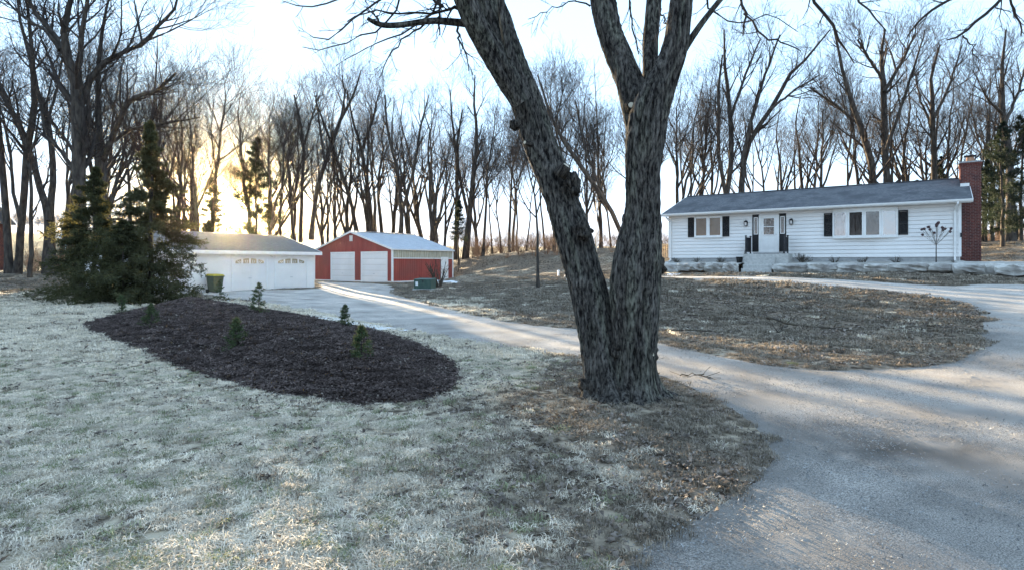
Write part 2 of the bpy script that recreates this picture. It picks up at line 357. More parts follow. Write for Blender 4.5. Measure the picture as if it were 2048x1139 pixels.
def sdf(poly, x, y):
    """Signed distance to a polygon, positive inside."""
    xf, yf = np.ravel(x), np.ravel(y); A = poly; B = np.roll(poly, -1, 0); out = np.empty(len(xf))
    for s in range(0, len(xf), 8000):
        p = np.stack([xf[s:s + 8000], yf[s:s + 8000]], 1)
        d = B - A; w = p[:, None] - A[None]
        t = np.clip((w * d).sum(-1) / ((d * d).sum(-1) + 1e-12), 0, 1)
        q = w - t[..., None] * d; dist = np.sqrt((q * q).sum(-1)).min(1)
        c = ((A[None, :, 1] > p[:, 1:2]) != (B[None, :, 1] > p[:, 1:2])) & (p[:, 0:1] < (B[None, :, 0] - A[None, :, 0]) * (p[:, 1:2] - A[None, :, 1]) / (B[None, :, 1] - A[None, :, 1] + 1e-12) + A[None, :, 0])
        out[s:s + 8000] = np.where(c.sum(1) % 2 == 1, dist, -dist)
    return out.reshape(np.shape(x))
# outlines on the ground
drive_px = [(400, 583), (500, 605), (600, 622), (700, 642), (780, 657), (860, 673), (950, 690), (1050, 702), (1160, 714), (1260, 735), (1349, 763), (1400, 794), (1456, 824), (1507, 865), (1530, 912),
            (1502, 938), (1461, 982), (1339, 1043), (1227, 1139)]
drive_px2 = [(2040, 568), (1900, 571), (1800, 566), (1700, 560), (1560, 554), (1480, 552), (1400, 552), (1290, 549), (1240, 551), (1330, 557), (1460, 561), (1634, 570), (1787, 585), (1888, 600), (1939, 616), (1959, 641), (1939, 697), (1888, 722), (1787, 735),
             (1685, 738), (1583, 733), (1481, 717), (1380, 697), (1320, 682), (1200, 661), (1100, 652), (1010, 640), (930, 622), (850, 603), (790, 587), (775, 569), (640, 563), (627, 577)]
dpoly = [gp(*p) for p in drive_px] + [(0.7, 1.5), (1.0, -3), (10, -6), (26, 0), (27, 16)] + [gp(*p) for p in drive_px2]
DRIVE = spline(dpoly, 5)
bed_px = [(165, 652), (200, 673), (300, 712), (400, 748), (500, 777), (600, 797), (700, 806), (800, 804), (870, 791), (908, 770), (917, 748), (890, 716), (840, 692), (780, 669), (700, 651), (620, 638), (540, 624), (470, 612), (400, 606), (330, 609), (260, 622), (205, 637)]
BED = spline([gp(*p) for p in bed_px], 4)
def bed_h(s):
    t = np.clip(s / 2.2, 0, 1); return 0.42 * t * t * (3 - 2 * t)
def ground_z(x, y):
    """Ground height including the mulch mound."""
    x = np.atleast_1d(np.asarray(x, float)); y = np.atleast_1d(np.asarray(y, float))
    return T(x, y) + bed_h(sdf(BED, x, y))
def gz1(x, y): return float(ground_z([x], [y])[0])

def axis(lo, hi, step, far_lo, far_hi, g=1.22):
    a = list(np.arange(lo, hi + 1e-6, step)); d = step
    while a[-1] < far_hi: d *= g; a.append(a[-1] + d)
    d = step; b = [lo]
    while b[-1] > far_lo: d *= g; b.append(b[-1] - d)
    return np.array(b[::-1][:-1] + a)
gx = axis(-24, 26, 0.22, -700, 700); gy = axis(1.5, 58, 0.22, -250, 900)
GX, GY = np.meshgrid(gx, gy)
GZ = T(GX, GY)
s_dr = sdf(DRIVE, GX, GY); s_bed = sdf(BED, GX, GY)
GZ = GZ + 0.035 * (vnoise(GX * 1.3, GY * 1.3, 0, 3) - 0.5) * np.clip(-s_dr / 0.5, 0, 1)
GZ = GZ + 0.10 * (vnoise(GX * 0.35, GY * 0.35, 0, 5) - 0.5) * np.clip(-s_dr / 1.5, 0, 1) * np.clip(-s_bed / 1.5, 0, 1)
GZ = GZ - 0.05 * np.clip(s_dr / 0.3, 0, 1) - 0.05 * np.clip(s_bed / 0.3, 0, 1)
# maple stands on a low mound of roots
MX, MY = gp(1243, 800)
GZ = GZ + 0.06 * np.exp(-((GX - MX) ** 2 + (GY - MY) ** 2) / 0.8)
# banks behind the barn are rutted
bank = np.clip((GY - 46) / 6, 0, 1) * np.clip((72 - GY) / 8, 0, 1) * np.clip((GX + 8) / 4, 0, 1) * np.clip((20 - GX) / 4, 0, 1)
GZ = GZ + bank * 0.55 * (vnoise(GX * 0.4, GY * 0.4, 0, 9) - 0.5)
def zone_col(x, y):
    """Real colour of the ground cover: bleached lawn, leaf litter, tan field."""
    n = vnoise(x * 0.3, y * 0.3, 0, 11); n2 = vnoise(x * 0.9, y * 0.9, 0, 12)
    lawn = np.array([0.36, 0.315, 0.25]); litter = np.array([0.205, 0.165, 0.13]); field = np.array([0.40, 0.31, 0.19])
    w_lit = np.clip((x + 1.2 + (n - .5) * 3 + (n2 - .5) * 1.5) / 1.6, 0, 1)
    w_lit = np.maximum(w_lit, np.clip((y - 22) / 6, 0, 1))
    w_lit = w_lit * (1 - 0.55 * np.clip((n2 - 0.5) * 4, 0, 1))
    c = lawn[None, None] * (1 - w_lit[..., None]) + litter[None, None] * w_lit[..., None]
    w_f = np.clip((y - 78) / 12, 0, 1); w_f = np.maximum(w_f, np.clip((y - 46) / 6, 0, 1) * np.clip((-x - 34) / 4, 0, 1))
    return c * (1 - w_f[..., None]) + field[None, None] * w_f[..., None]
gc = zone_col(GX, GY).reshape(-1, 3)
nx, ny = len(gx), len(gy)
idx = np.arange(nx * ny).reshape(ny, nx)
FQ = np.stack([idx[:-1, :-1], idx[:-1, 1:], idx[1:, 1:], idx[1:, :-1]], -1).reshape(-1, 4)
ground = struct(link('ground', np_mesh('ground', np.stack([GX.ravel(), GY.ravel(), GZ.ravel()], 1), FQ, True, gc), M['ground']))

def clip_sheet(name, poly, step, zfun, mat, colfun=None, ragged=0.0, rs=2.0, seed=1):
    """A sheet over the inside of a polygon, cut along its (slightly ragged) edge."""
    lo, hi = poly.min(0) - step, poly.max(0) + step
    xs = np.arange(lo[0], hi[0], step); ys = np.arange(lo[1], hi[1], step)
    X, Y = np.meshgrid(xs, ys); S = sdf(poly, X, Y)
    if ragged: S = S + ragged * (vnoise(X * rs, Y * rs, 0, seed) + 0.5 * vnoise(X * rs * 2.7, Y * rs * 2.7, 0, seed + 1) - 0.75) * 2
    V = [(a, b) for a, b in zip(X.ravel(), Y.ravel())]; Sf = S.ravel(); Fs = []; cache = {}
    w = len(xs)
    def cut(i, j):
        k = (min(i, j), max(i, j))
        if k not in cache:
            t = Sf[i] / (Sf[i] - Sf[j]); V.append((V[i][0] + t * (V[j][0] - V[i][0]), V[i][1] + t * (V[j][1] - V[i][1]))); cache[k] = len(V) - 1
        return cache[k]
    pos = S > 0
    anyc = pos[:-1, :-1] | pos[:-1, 1:] | pos[1:, 1:] | pos[1:, :-1]
    for r, c in zip(*np.nonzero(anyc)):
        q = [r * w + c, r * w + c + 1, (r + 1) * w + c + 1, (r + 1) * w + c]
        for tri in ((q[0], q[1], q[2]), (q[0], q[2], q[3])):
            ins = [Sf[i] > 0 for i in tri]; k = sum(ins)
            if k == 3: Fs.append(tri)
            elif k:
                pl = []
                for e in range(3):
                    i, j = tri[e], tri[(e + 1) % 3]
                    if Sf[i] > 0: pl.append(i)
                    if (Sf[i] > 0) != (Sf[j] > 0): pl.append(cut(i, j))
                for e in range(1, len(pl) - 1): Fs.append((pl[0], pl[e], pl[e + 1]))
    V = np.array(V); Fs = np.array(Fs); used = np.unique(Fs); mp = np.full(len(V), -1); mp[used] = np.arange(len(used)); V = V[used]; Fs = mp[Fs]
    z = zfun(V[:, 0], V[:, 1]); cols = colfun(V[:, 0], V[:, 1]) if colfun else None
    return link(name, np_mesh(name, np.column_stack([V, z]), Fs, True, cols), mat)
def drive_z(x, y):
    s = sdf(DRIVE, x, y)
    return T(x, y) + 0.012 - 0.03 * np.clip(1 - s / 0.35, 0, 1)
stains = [(gp(1850, 900), 1.0, 0.5, 0.55), (gp(1750, 930), 0.9, 0.4, 0.4), (gp(1600, 850), 1.2, 0.35, 0.35), (gp(1490, 790), 0.8, 0.25, 0.35), (gp(2000, 985), 0.7, 0.25, 0.4), (gp(1350, 1090), 0.9, 0.5, 0.2), (gp(1700, 1060), 1.2, 0.4, 0.18)]
def drive_c(x, y):
    c = np.ones(len(x))
    for (sx, sy), rx, ry, a in stains:
        d = ((x - sx) / rx) ** 2 + ((y - sy) / ry) ** 2
        c = c * (1 - a * np.exp(-d * 1.2) * np.clip(vnoise(x * 6, y * 14, 0, 21) * 2.2 - 0.3, 0, 1))
    n = vnoise(x * 1.1, y * 1.1, 0, 22); c = c * (0.80 + 0.4 * n)
    m = vnoise(x * 4, y * 4, 0, 23); c = c * (0.86 + 0.28 * m)
    sd_ = sdf(DRIVE, x, y)
    for c0, w_ in ((1.1, .22), (2.75, .25), (4.3, .3)): c = c * (1 - .22 * np.exp(-((sd_ - c0 + .25 * (vnoise(x * .5, y * .5, 0, 26) - .5)) / w_) ** 2) * np.clip(vnoise(x * 2.0, y * 2.0, 0, 27) * 2 - .4, 0, 1))
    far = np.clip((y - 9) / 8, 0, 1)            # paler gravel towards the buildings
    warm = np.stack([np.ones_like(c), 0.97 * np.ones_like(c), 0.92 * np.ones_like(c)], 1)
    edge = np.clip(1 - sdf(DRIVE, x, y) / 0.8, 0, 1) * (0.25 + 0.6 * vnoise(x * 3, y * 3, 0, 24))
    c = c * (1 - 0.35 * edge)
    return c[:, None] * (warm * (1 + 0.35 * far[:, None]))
driveway = struct(clip_sheet('driveway', DRIVE, 0.16, drive_z, M['drive'], drive_c, ragged=0.16, rs=2.6, seed=31))
def bed_z(x, y):
    s = sdf(BED, x, y)
    return T(x, y) + bed_h(s) + 0.02 + 0.05 * (vnoise(x * 5, y * 5, 0, 41) - 0.5) * np.clip(s / 0.3, 0, 1) - 0.05 * np.clip(1 - s / 0.12, 0, 1)
mulch = struct(clip_sheet('mulch_bed', BED, 0.12, bed_z, M['mulch'], None, ragged=0.07, rs=3.0, seed=44))

# ------------------------------------------------------------------ the house
def window_unit(parent, p0, p1, z0, z1, fw, fd, glassmat, rails=(), name='window'):
    """A framed pane standing on the plan line p0-p1: frame, with the pane as its child."""
    p0, p1 = Vector((*p0, 0)), Vector((*p1, 0)); d = (p1 - p0); L = d.length; d.normalize(); n = Vector((d.y, -d.x, 0))
    def P(a, b, c): q = p0 + d * a + n * b; return (q.x, q.y, c)
    def bx(mb, a0, a1, b0, b1, c0, c1):
        mb.add([P(a0, b0, c0), P(a1, b0, c0), P(a1, b1, c0), P(a0, b1, c0), P(a0, b0, c1), P(a1, b0, c1), P(a1, b1, c1), P(a0, b1, c1)],
               [(0, 1, 2, 3), (7, 6, 5, 4), (4, 5, 1, 0), (5, 6, 2, 1), (6, 7, 3, 2), (7, 4, 0, 3)])
    m = MB(); bx(m, 0, fw, 0, fd, z0, z1); bx(m, L - fw, L, 0, fd, z0, z1); bx(m, fw, L - fw, 0, fd, z0, z0 + fw); bx(m, fw, L - fw, 0, fd, z1 - fw, z1)
    for zr in rails: bx(m, fw, L - fw, fd * 0.3, fd * 0.9, zr - 0.02, zr + 0.02)
    w = m.build(name, M['white_trim'], parent)
    g = MB(); bx(g, fw, L - fw, fd * 0.2, fd * 0.45, z0 + fw, z1 - fw); g.build('pane', glassmat, w)
    return w

house = thing('ranch_house', 'low white ranch house with slate roof, black shutters and brick end chimney', 'house', HO, HYAW)
HL, HH, HR, HB = -14.7, 2.66, 1.64, 4.26
MB().box(HL + .02, -.02, .02, 2 * HB - .02, -.3, HH).build('wall', M['white_siding'], house)
MB().box(HL + .05, -.05, 0.0, 2 * HB - .05, -.9, -.012).build('foundation', M['found'], house)
for i in range(13):                                       # lap siding courses
    z0 = i * 0.205; z1 = min(z0 + 0.190, HH)
    b = MB(); b.add([(HL, -.034, z0), (0, -.034, z0), (0, .015, z0), (HL, .015, z0), (HL, -.004, z1), (0, -.004, z1), (0, .015, z1), (HL, .015, z1)],
                    [(3, 2, 1, 0), (4, 5, 6, 7), (0, 1, 5, 4), (1, 2, 6, 5), (2, 3, 7, 6), (3, 0, 4, 7)])
    b.build('siding_board', M['white_siding'], house)
MB().box(HL - .03, HL + .09, -.045, .02, 0, HH).build('corner_trim', M['white_trim'], house)
MB().box(-.09, .03, -.045, .02, 0, HH).build('corner_trim', M['white_trim'], house)
for xx in (HL + .06, -.02):                               # gable ends
    o = MB(); o.add([(xx, .02, HH), (xx, 2 * HB - .02, HH), (xx, HB, HH + HR - .1), (xx - .05, .02, HH), (xx - .05, 2 * HB - .02, HH), (xx - .05, HB, HH + HR - .1)],
                    [(0, 1, 2), (5, 4, 3), (0, 3, 4, 1), (1, 4, 5, 2), (2, 5, 3, 0)]); o.build('gable_wall', M['white_siding'], house)
EV = -.5
def roof_c(y): return HH + .10 + (HR - .10) * (y - EV) / (HB - EV) if y <= HB else HH + .10 + (HR - .10) * (2 * HB - y - EV) / (HB - EV)
x0, x1 = HL - .3, .44
r = MB(); t = .11
r.add([(x0, EV, roof_c(EV)), (x1, EV, roof_c(EV)), (x1, HB, roof_c(HB)), (x0, HB, roof_c(HB)), (x1, 2 * HB - EV, roof_c(EV)), (x0, 2 * HB - EV, roof_c(EV))]
      + [(x0, EV, roof_c(EV) - t), (x1, EV, roof_c(EV) - t), (x1, HB, roof_c(HB) - t), (x0, HB, roof_c(HB) - t), (x1, 2 * HB - EV, roof_c(EV) - t), (x0, 2 * HB - EV, roof_c(EV) - t)],
      [(0, 1, 2, 3), (3, 2, 4, 5), (9, 8, 7, 6), (11, 10, 8, 9), (0, 6, 7, 1), (1, 7, 8, 2), (2, 8, 10, 4), (3, 9, 6, 0), (5, 11, 9, 3), (4, 10, 11, 5)])
roof = r.build('roof', M['roof_blue'], house)
# shingle courses: low steps across the front slope
sh = MB(); nst = 22
for i in range(nst):
    ya = EV + (HB - EV) * i / nst; yb = EV + (HB - EV) * (i + 1) / nst
    sh.add([(x0 + .01, ya - .01, roof_c(ya) + .012), (x1 - .01, ya - .01, roof_c(ya) + .012), (x1 - .01, yb, roof_c(yb) + .002), (x0 + .01, yb, roof_c(yb) + .002), (x0 + .01, ya - .01, roof_c(ya) + .001), (x1 - .01, ya - .01, roof_c(ya) + .001)],
           [(0, 1, 2, 3), (4, 5, 1, 0)])
so = sh.build('shingle_courses', M['roof_blue'], roof); so['kind'] = 'stuff'
rc = MB().bar((x0, HB, roof_c(HB) + .02), (.05, HB, roof_c(HB) + .02), .26, .03); rc.build('ridge_cap', M['roof_blue'], roof)
MB().box(x0, x1, EV - .03, EV + .02, HH - .06, HH + .085).build('fascia', M['white_trim'], house)
MB().box(x0 + .02, x1 - .04, EV + .02, -.03, HH - .04, HH - .015).build('soffit', M['white_trim'], house)
gu = MB(); pr = [(-.15, .09), (-.15, .05), (-.12, -.02), (-.005, -.02), (-.005, .09), (-.02, .09), (-.02, 0), (-.11, 0), (-.135, .05), (-.135, .09)]
gu.add([(x0 - .02, EV - .03 + a, HH + b) for a, b in pr] + [(x1 + .02, EV - .03 + a, HH + b) for a, b in pr],
       [tuple(range(10))[::-1], tuple(range(10, 20))] + [(i, i + 10, (i + 1) % 10 + 10, (i + 1) % 10) for i in range(10)])
gu.build('gutter', M['white_trim'], house)
for xs_, dx_ in ((HL + .12, 1), (-.22, -1)):              # downspouts
    d = MB(); d.bar((xs_ - .1 * dx_, EV - .1, HH - .02), (xs_ - .1 * dx_, EV - .1, HH - .12), .08); d.bar((xs_ - .1 * dx_, EV - .1, HH - .1), (xs_, -.09, HH - .38), .08); d.bar((xs_, -.09, HH - .36), (xs_, -.09, -.15), .08, .07)
    d.bar((xs_, -.09, -.13), (xs_, -.35, -.2), .08, .06)
    d.build('downspout', M['white_trim'], house)
for (ya, yb) in ((EV, HB), (2 * HB - EV, HB)):            # rake boards
    for xx in (x0 - .012, x1 + .012):
        if xx > 0 and ya < HB:
            MB().bar((xx, ya, roof_c(EV) - .07), (xx, 2.15, roof_c(2.15) - .07), .022, .17).build('rake_board', M['white_trim'], house)
        else: MB().bar((xx, ya, roof_c(EV) - .07), (xx, yb, roof_c(HB) - .07), .022, .17).build('rake_board', M['white_trim'], house)
def shutter(xa, xb, za, zb):
    s = MB(); s.box(xa, xa + .05, -.07, -.03, za, zb); s.box(xb - .05, xb, -.07, -.03, za, zb); zm = (za + zb) / 2
    for zc in (za, zm - .03, zb - .06): s.box(xa + .05, xb - .05, -.066, -.03, zc, zc + .06)
    so_ = s.build('shutter', M['shutter'], house)
    l = MB(); z = za + .07
    while z < zb - .08:
        l.add([(xa + .05, -.060, z), (xb - .05, -.060, z), (xb - .05, -.04, z + .035), (xa + .05, -.04, z + .035), (xa + .05, -.031, z), (xb - .05, -.031, z)], [(0, 1, 2, 3), (1, 0, 4, 5)]); z += .04
    lo_ = l.build('louvre_panel', M['shutter'], so_); lo_['kind'] = 'stuff'
shutter(-13.47, -13.09, 1.28, 2.49); shutter(-11.35, -10.97, 1.27, 2.48)
window_unit(house, (-13.06, -.03), (-12.22, -.03), 1.26, 2.52, .10, .07, M['glass_brown'])
window_unit(house, (-12.22, -.03), (-11.38, -.03), 1.26, 2.52, .10, .07, M['glass_brown'])
MB().box(-13.1, -11.34, -.13, -.026, 1.22, 1.258).build('window_sill', M['white_trim'], house)
# bow window of four panes
shutter(-5.93, -5.53, 1.14, 2.40); shutter(-2.53, -2.12, 1.13, 2.39)
bow = [(-5.5, -.03), (-4.79, -.17), (-4.03, -.22), (-3.27, -.17), (-2.56, -.03)]
for i, gm in enumerate(('glass_curtain', 'glass_dark', 'glass_green', 'glass_curtain')):
    wu = window_unit(house, bow[i], bow[i + 1], 1.06, 2.46, .09, .05, M[gm], name='bow_window')
for za, zb, ex in ((1.0, 1.058, .05), (2.462, 2.60, .06)):
    pl = [(-5.52, .0)] + [(a, b - ex - .02) for a, b in bow] + [(-2.54, .0)]
    n_ = len(pl); b = MB(); b.add([(a, c, za) for a, c in pl] + [(a, c, zb) for a, c in pl], [tuple(range(n_))[::-1], tuple(range(n_, 2 * n_))] + [(i, (i + 1) % n_, (i + 1) % n_ + n_, i + n_) for i in range(n_)])
    b.build('bow_board', M['white_trim'], house)
# front door and side lights
fr = MB(); fr.box(-9.66, -9.28, -.05, -.027, .34, 2.50); fr.box(-8.22, -7.84, -.05, -.027, .34, 2.50); fr.build('side_surround', M['shutter'], house)
df = MB(); df.box(-9.30, -9.20, -.075, -.02, .34, 2.44); df.box(-8.30, -8.20, -.075, -.02, .34, 2.44); df.box(-9.20, -8.30, -.075, -.02, 2.36, 2.44); df.box(-9.32, -8.18, -.16, -.02, .26, .338); df.build('door_frame', M['white_trim'], house)
door = MB(); door.box(-9.198, -8.302, -.055, -.018, .342, 2.358); door = door.build('door', M['white_trim'], house)
window_unit(door, (-9.08, -.056), (-8.42, -.056), 1.26, 2.30, .05, .03, M['glass_green'], rails=(1.77,), name='door_light')
pn = MB(); pn.box(-9.06, -8.78, -.066, -.056, .52, 1.12); pn.box(-8.72, -8.44, -.066, -.056, .52, 1.12); pn.build('door_panel', M['white_trim'], door)
MB().lathe([(.0, -.02), (.03, -.015), (.03, .015), (.0, .02)], (-8.36, -.09, 1.32), 10).build('door_knob', M['metal'], door)
for xa, xb in ((-9.57, -9.34), (-8.14, -7.90)):
    window_unit(house, (xa, -.051), (xb, -.051), 1.34, 2.34, .035, .03, M['glass_green'], name='side_light')
MB().box(-9.55, -7.9, -.28, -.08, .215, .255).build('door_sill', M['iron'], house)
for xa in (-10.0, -7.56):                                 # wall lanterns
    l = MB(); l.box(xa - .06, xa + .06, -.05, -.026, 1.98, 2.18); l.bar((xa, -.04, 2.14), (xa, -.14, 2.18), .03)
    l.add([(xa - .10, -.24, 2.10), (xa + .10, -.24, 2.10), (xa + .10, -.04, 2.10), (xa - .10, -.04, 2.10), (xa, -.14, 2.2)], [(3, 2, 1, 0), (0, 1, 4), (1, 2, 4), (2, 3, 4), (3, 0, 4)])
    for sx in (-.08, .08):
        for sy in (-.22, -.06): l.bar((xa + sx, sy, 1.88), (xa + sx * 1.0, sy, 2.10), .018)
    l.box(xa - .085, xa + .085, -.225, -.055, 1.86, 1.885)
    lo_ = l.build('wall_lantern', M['iron'], house)
    MB().box(xa - .05, xa + .05, -.19, -.09, 1.89, 2.06).build('lantern_glass', M['lamp_glass'], lo_)
# chimney on the end wall
chim = MB(); CX0, CX1, CY0, CY1 = .075, .90, 2.2, 3.75
ch = MB().box(CX0, CX1, CY0, CY1, -.9, 4.86).build('chimney', M['mortar'], house)
bk = MB(); rngb = random.Random(5); bh, bl = .067, .195; z = -.36; row = 0
while z < 4.84:
    off = 0 if row % 2 else -.10; ex = .008 if z < 4.62 else (.03 if z < 4.7 else .05)
    for face in range(4):
        a0, a1 = ((CX0, CX1), (CY0, CY1), (CX0, CX1), (CY0, CY1))[face]
        a = a0 - ex + off
        while a < a1 + ex - .02:
            p, q = max(a, a0 - ex), min(a + bl, a1 + ex)
            j = rngb.uniform(-.002, .003)
            if q - p > .03:
                if face == 0: bk.box(p, q, CY0 - ex - j, CY0 + .004, z, z + bh)
                elif face == 1: bk.box(CX1 - .004, CX1 + ex + j, p, q, z, z + bh)
                elif face == 2 and z > 2.5: bk.box(p, q, CY1 - .004, CY1 + ex + j, z, z + bh)
                elif face == 3 and z > 2.5: bk.box(CX0 - ex - j, CX0 + .004, p, q, z, z + bh)
            a += bl + .012
    z += bh + .012; row += 1
bo = bk.build('brickwork', M['brick'], ch); bo['kind'] = 'stuff'
MB().box(CX0 - .06, CX1 + .06, CY0 - .06, CY1 + .06, 4.862, 4.93).build('chimney_crown', M['found'], ch)
MB().lathe([(.19, 0), (.17, .26), (.13, .26), (.13, .1)], (.48, 2.75, 4.93), 14).build('flue_pot', M['flue'], ch)
cap = MB(); cap.box(.22, .74, 2.49, 3.01, 5.24, 5.28); 
for sx in (.27, .69):
    for sy in (2.54, 2.96): cap.bar((sx, sy, 4.92), (sx, sy, 5.24), .025)
cap.build('flue_cap', M['iron'], ch)
MB().box(CX0 - .02, .43, CY0 - .045, CY0 - .012, roof_c(2.2) + .01, roof_c(2.2) + .17).build('flashing', M['white_trim'], ch)
MB().box(-.02, .05, -.10, -.05, .95, 1.15).build('outlet_box', M['iron'], house)

# stoop and steps
steps = thing('front_steps', 'pale concrete stoop and steps below the white front door', 'steps', HO, HYAW)
MB().box(-9.85, -7.5, -1.3, -.03, -.9, .21).build('landing', M['concrete'], steps, bevel=.012)
for i in range(5):
    z = .21 - .205 * (i + 1); MB().box(-9.62 - .012 * i, -8.02 + .012 * i - .1, -1.3 - .31 * (i + 1), -1.302 - .31 * i, -1.05, z).build('step', M['concrete'], steps, bevel=.012)
def railing(x, label):
    t_ = thing('stair_railing', label, 'railing', HO, HYAW, 'black railings on the front stoop')
    for y in (-1.25, -.22):
        p = MB(); p.box(x - .035, x + .035, y - .035, y + .035, .21, 1.22); p.box(x - .05, x + .05, y - .05, y + .05, 1.22, 1.25); p.box(x - .07, x + .07, y - .07, y + .07, .212, .235); p.build('post', M['iron'], t_)
    MB().box(x - .03, x + .03, -1.21, -.26, 1.09, 1.14).build('top_rail', M['iron'], t_)
    MB().box(x - .02, x + .02, -1.21, -.26, .31, .35).build('bottom_rail', M['iron'], t_)
    for i in range(8):
        y = -1.11 + i * .12; MB().box(x - .012, x + .012, y - .012, y + .012, .35, 1.09).build('baluster', M['iron'], t_)
    MB().box(x - .004, x + .004, -1.2, -.27, .36, 1.08).build('mesh_panel', M['iron'], t_)
railing(-9.72, 'black iron railing on the lantern side of the stoop, by the two brown panes')
railing(-7.72, 'black iron railing on the stoop edge towards the wide bow window')
# flagstone walk
walk = MB(); 
w0, w1, w2, w3 = [wpt(HO, HYAW, a, b) for a, b in ((-9.6, -2.86), (-8.15, -2.86), (-8.35, -5.2), (-9.95, -5.2))]
vs = []
for i in range(9):
    for j in range(5):
        p = (w0 * (1 - j / 4) + w1 * j / 4) * (1 - i / 8) + (w3 * (1 - j / 4) + w2 * j / 4) * i / 8
        vs.append((p[0], p[1], T1(p[0], p[1]) + .045))
walk.add(vs, [(i * 5 + j, i * 5 + j + 1, (i + 1) * 5 + j + 1, (i + 1) * 5 + j) for i in range(8) for j in range(4)])
wk = struct(walk.build('front_walk', M['concrete'])); sm = wk.modifiers.new('thick', 'SOLIDIFY'); sm.thickness = .08; sm.offset = 1
# planting bed behind the retaining wall
gb = MB(); nx_, ny_ = 74, 12; vs = []
rngg = np.random.default_rng(3)
for j in range(ny_ + 1):
    for i in range(nx_ + 1):
        a = -15.0 + 18.2 * i / nx_; b = -2.45 + 3.0 * j / ny_
        c = -.42 + .22 * (j / ny_) + .05 * float(vnoise([a * 2.1], [b * 2.1], 0, 7)[0])
        if a > .2 and j > 9: c -= .05
        p = wpt(HO, HYAW, a, b, c); vs.append(tuple(p))
gb.add(vs, [(j * (nx_ + 1) + i, j * (nx_ + 1) + i + 1, (j + 1) * (nx_ + 1) + i + 1, (j + 1) * (nx_ + 1) + i) for j in range(ny_) for i in range(nx_) if not (-9.86 < -15 + 18.2 * (i + .5) / nx_ < -8.0)])
struct(gb.build('gravel_bed', M['gravel'], smooth=True))
# retaining walls of big limestone blocks
def rock(mb_name, sx, sy, sz, seed, parent, loc, rz):
    bm = bmesh.new(); bmesh.ops.create_cube(bm, size=1.0); bmesh.ops.subdivide_edges(bm, edges=bm.edges[:], cuts=3, use_grid_fill=True)
    for v in bm.verts:
        p = np.array(v.co); n_ = vnoise([p[0] * 3 + seed], [p[1] * 3], p[2] * 3 + seed * .7, seed)[0] - .5; m_ = vnoise([p[0] * 8 + seed], [p[1] * 8], p[2] * 8, seed + 3)[0] - .5
        q = p / max(np.abs(p).max(), 1e-6) ; l = np.linalg.norm(p)
        s_ = 1 - .30 * max(0, l - .58) / .25 + .70 * n_ + .28 * m_
        v.co = (p[0] * sx * (1 + .35 * (s_ - 1)), p[1] * sy * s_, p[2] * sz * (1 + .8 * (s_ - 1)))
    me = bpy.data.meshes.new('stone'); bm.to_mesh(me); bm.free()
    o = link('stone', me, M['limestone'], parent); o.location = loc; o.rotation_euler = (0, 0, rz); return o
rw = random.Random(8)
def stone_wall(label, xs, yfun, zt):
    w = thing('retaining_wall', label, 'wall', HO, HYAW); a = xs[0]
    while a < xs[1] - .3:
        l = min(rw.uniform(.7, 1.7), xs[1] - a); h = rw.uniform(.40, .62)
        rock('stone', l + .06, rw.uniform(.55, .7), h, rw.randrange(1000), w, (a + l / 2, yfun(a + l / 2) + rw.uniform(-.1, .1), zt - h / 2 + rw.uniform(-.03, .06)), rw.uniform(-.14, .14)); a += l + rw.choice((-.06, -.03, .02))
    return w
stone_wall('low wall of rough limestone blocks on the brown-pane side of the steps', (-15.0, -9.8), lambda a: -2.6, -.34)
wr = stone_wall('long low wall of rough limestone blocks from the steps to the chimney corner', (-7.95, 2.4), lambda a: -2.6 - .15 * math.sin(a * 1.3), -.36)
for (a, b, r_) in ((2.9, -2.2, .7), (3.4, -1.3, 1.2), (3.6, -.2, 1.5), (1.6, -3.1, .2), (.2, -3.0, .1)):
    rock('stone', 1.1, .6, .42, rw.randrange(999), wr, (a, b, -.6), r_)

# deck behind the house's far corner
deck = thing('wooden_deck', 'small tan wooden deck with railing behind the corner of the white house', 'deck', HO, HYAW)
for i in range(10): MB().box(-16.6 + .19 * i, -16.6 + .19 * i + .18, 2.5, 6.0, -.02, .03).build('deck_board', M['wood'], deck)
for x in (-16.5, -15.6, -14.8): MB().box(x - .05, x + .05, 2.45, 2.55, -.9, .98).build('post', M['wood'], deck)
MB().box(-16.55, -14.75, 2.44, 2.56, .9, .99).build('top_rail', M['wood'], deck)
MB().box(-16.55, -14.75, 2.47, 2.53, -.3, -.02).build('rim_board', M['wood'], deck)
for i in range(13): MB().box(-16.4 + .13 * i, -16.33 + .13 * i, 2.47, 2.52, .05, .9).build('baluster', M['wood'], deck)

# ------------------------------------------------------------------ the garage
garage = thing('white_garage', 'long white garage with two overhead doors under a tan shingle roof', 'garage', GO, GYAW)
GL, GH, GR, GB = -11.0, 2.34, 1.33, 3.84
MB().box(GL + .02, -.02, .03, 2 * GB - .02, -.4, GH).build('wall', M['white_siding'], garage)
def lap(xa, xb, za, zb, n, parent, y=0.0, side=None):
    m = MB(); h = (zb - za) / n
    for i in range(n):
        z0 = za + i * h
        if side is None:
            m.add([(xa, y - .022, z0), (xb, y - .022, z0), (xb, y - .004, z0 + h), (xa, y - .004, z0 + h), (xa, y + .03, z0), (xb, y + .03, z0)], [(0, 1, 2, 3), (1, 0, 4, 5)])
        else:
            m.add([(side + .022, xa, z0), (side + .022, xb, z0), (side + .004, xb, z0 + h), (side + .004, xa, z0 + h), (side - .03, xa, z0), (side - .03, xb, z0)], [(0, 1, 2, 3), (1, 0, 4, 5)])
    o = m.build('siding_panel', M['white_siding'], parent); o['kind'] = 'stuff'; return o
lap(GL, -6.40, -.05, GH, 19, garage); lap(-3.80, -3.29, -.05, GH, 19, garage); lap(-.57, 0, -.05, GH, 19, garage)
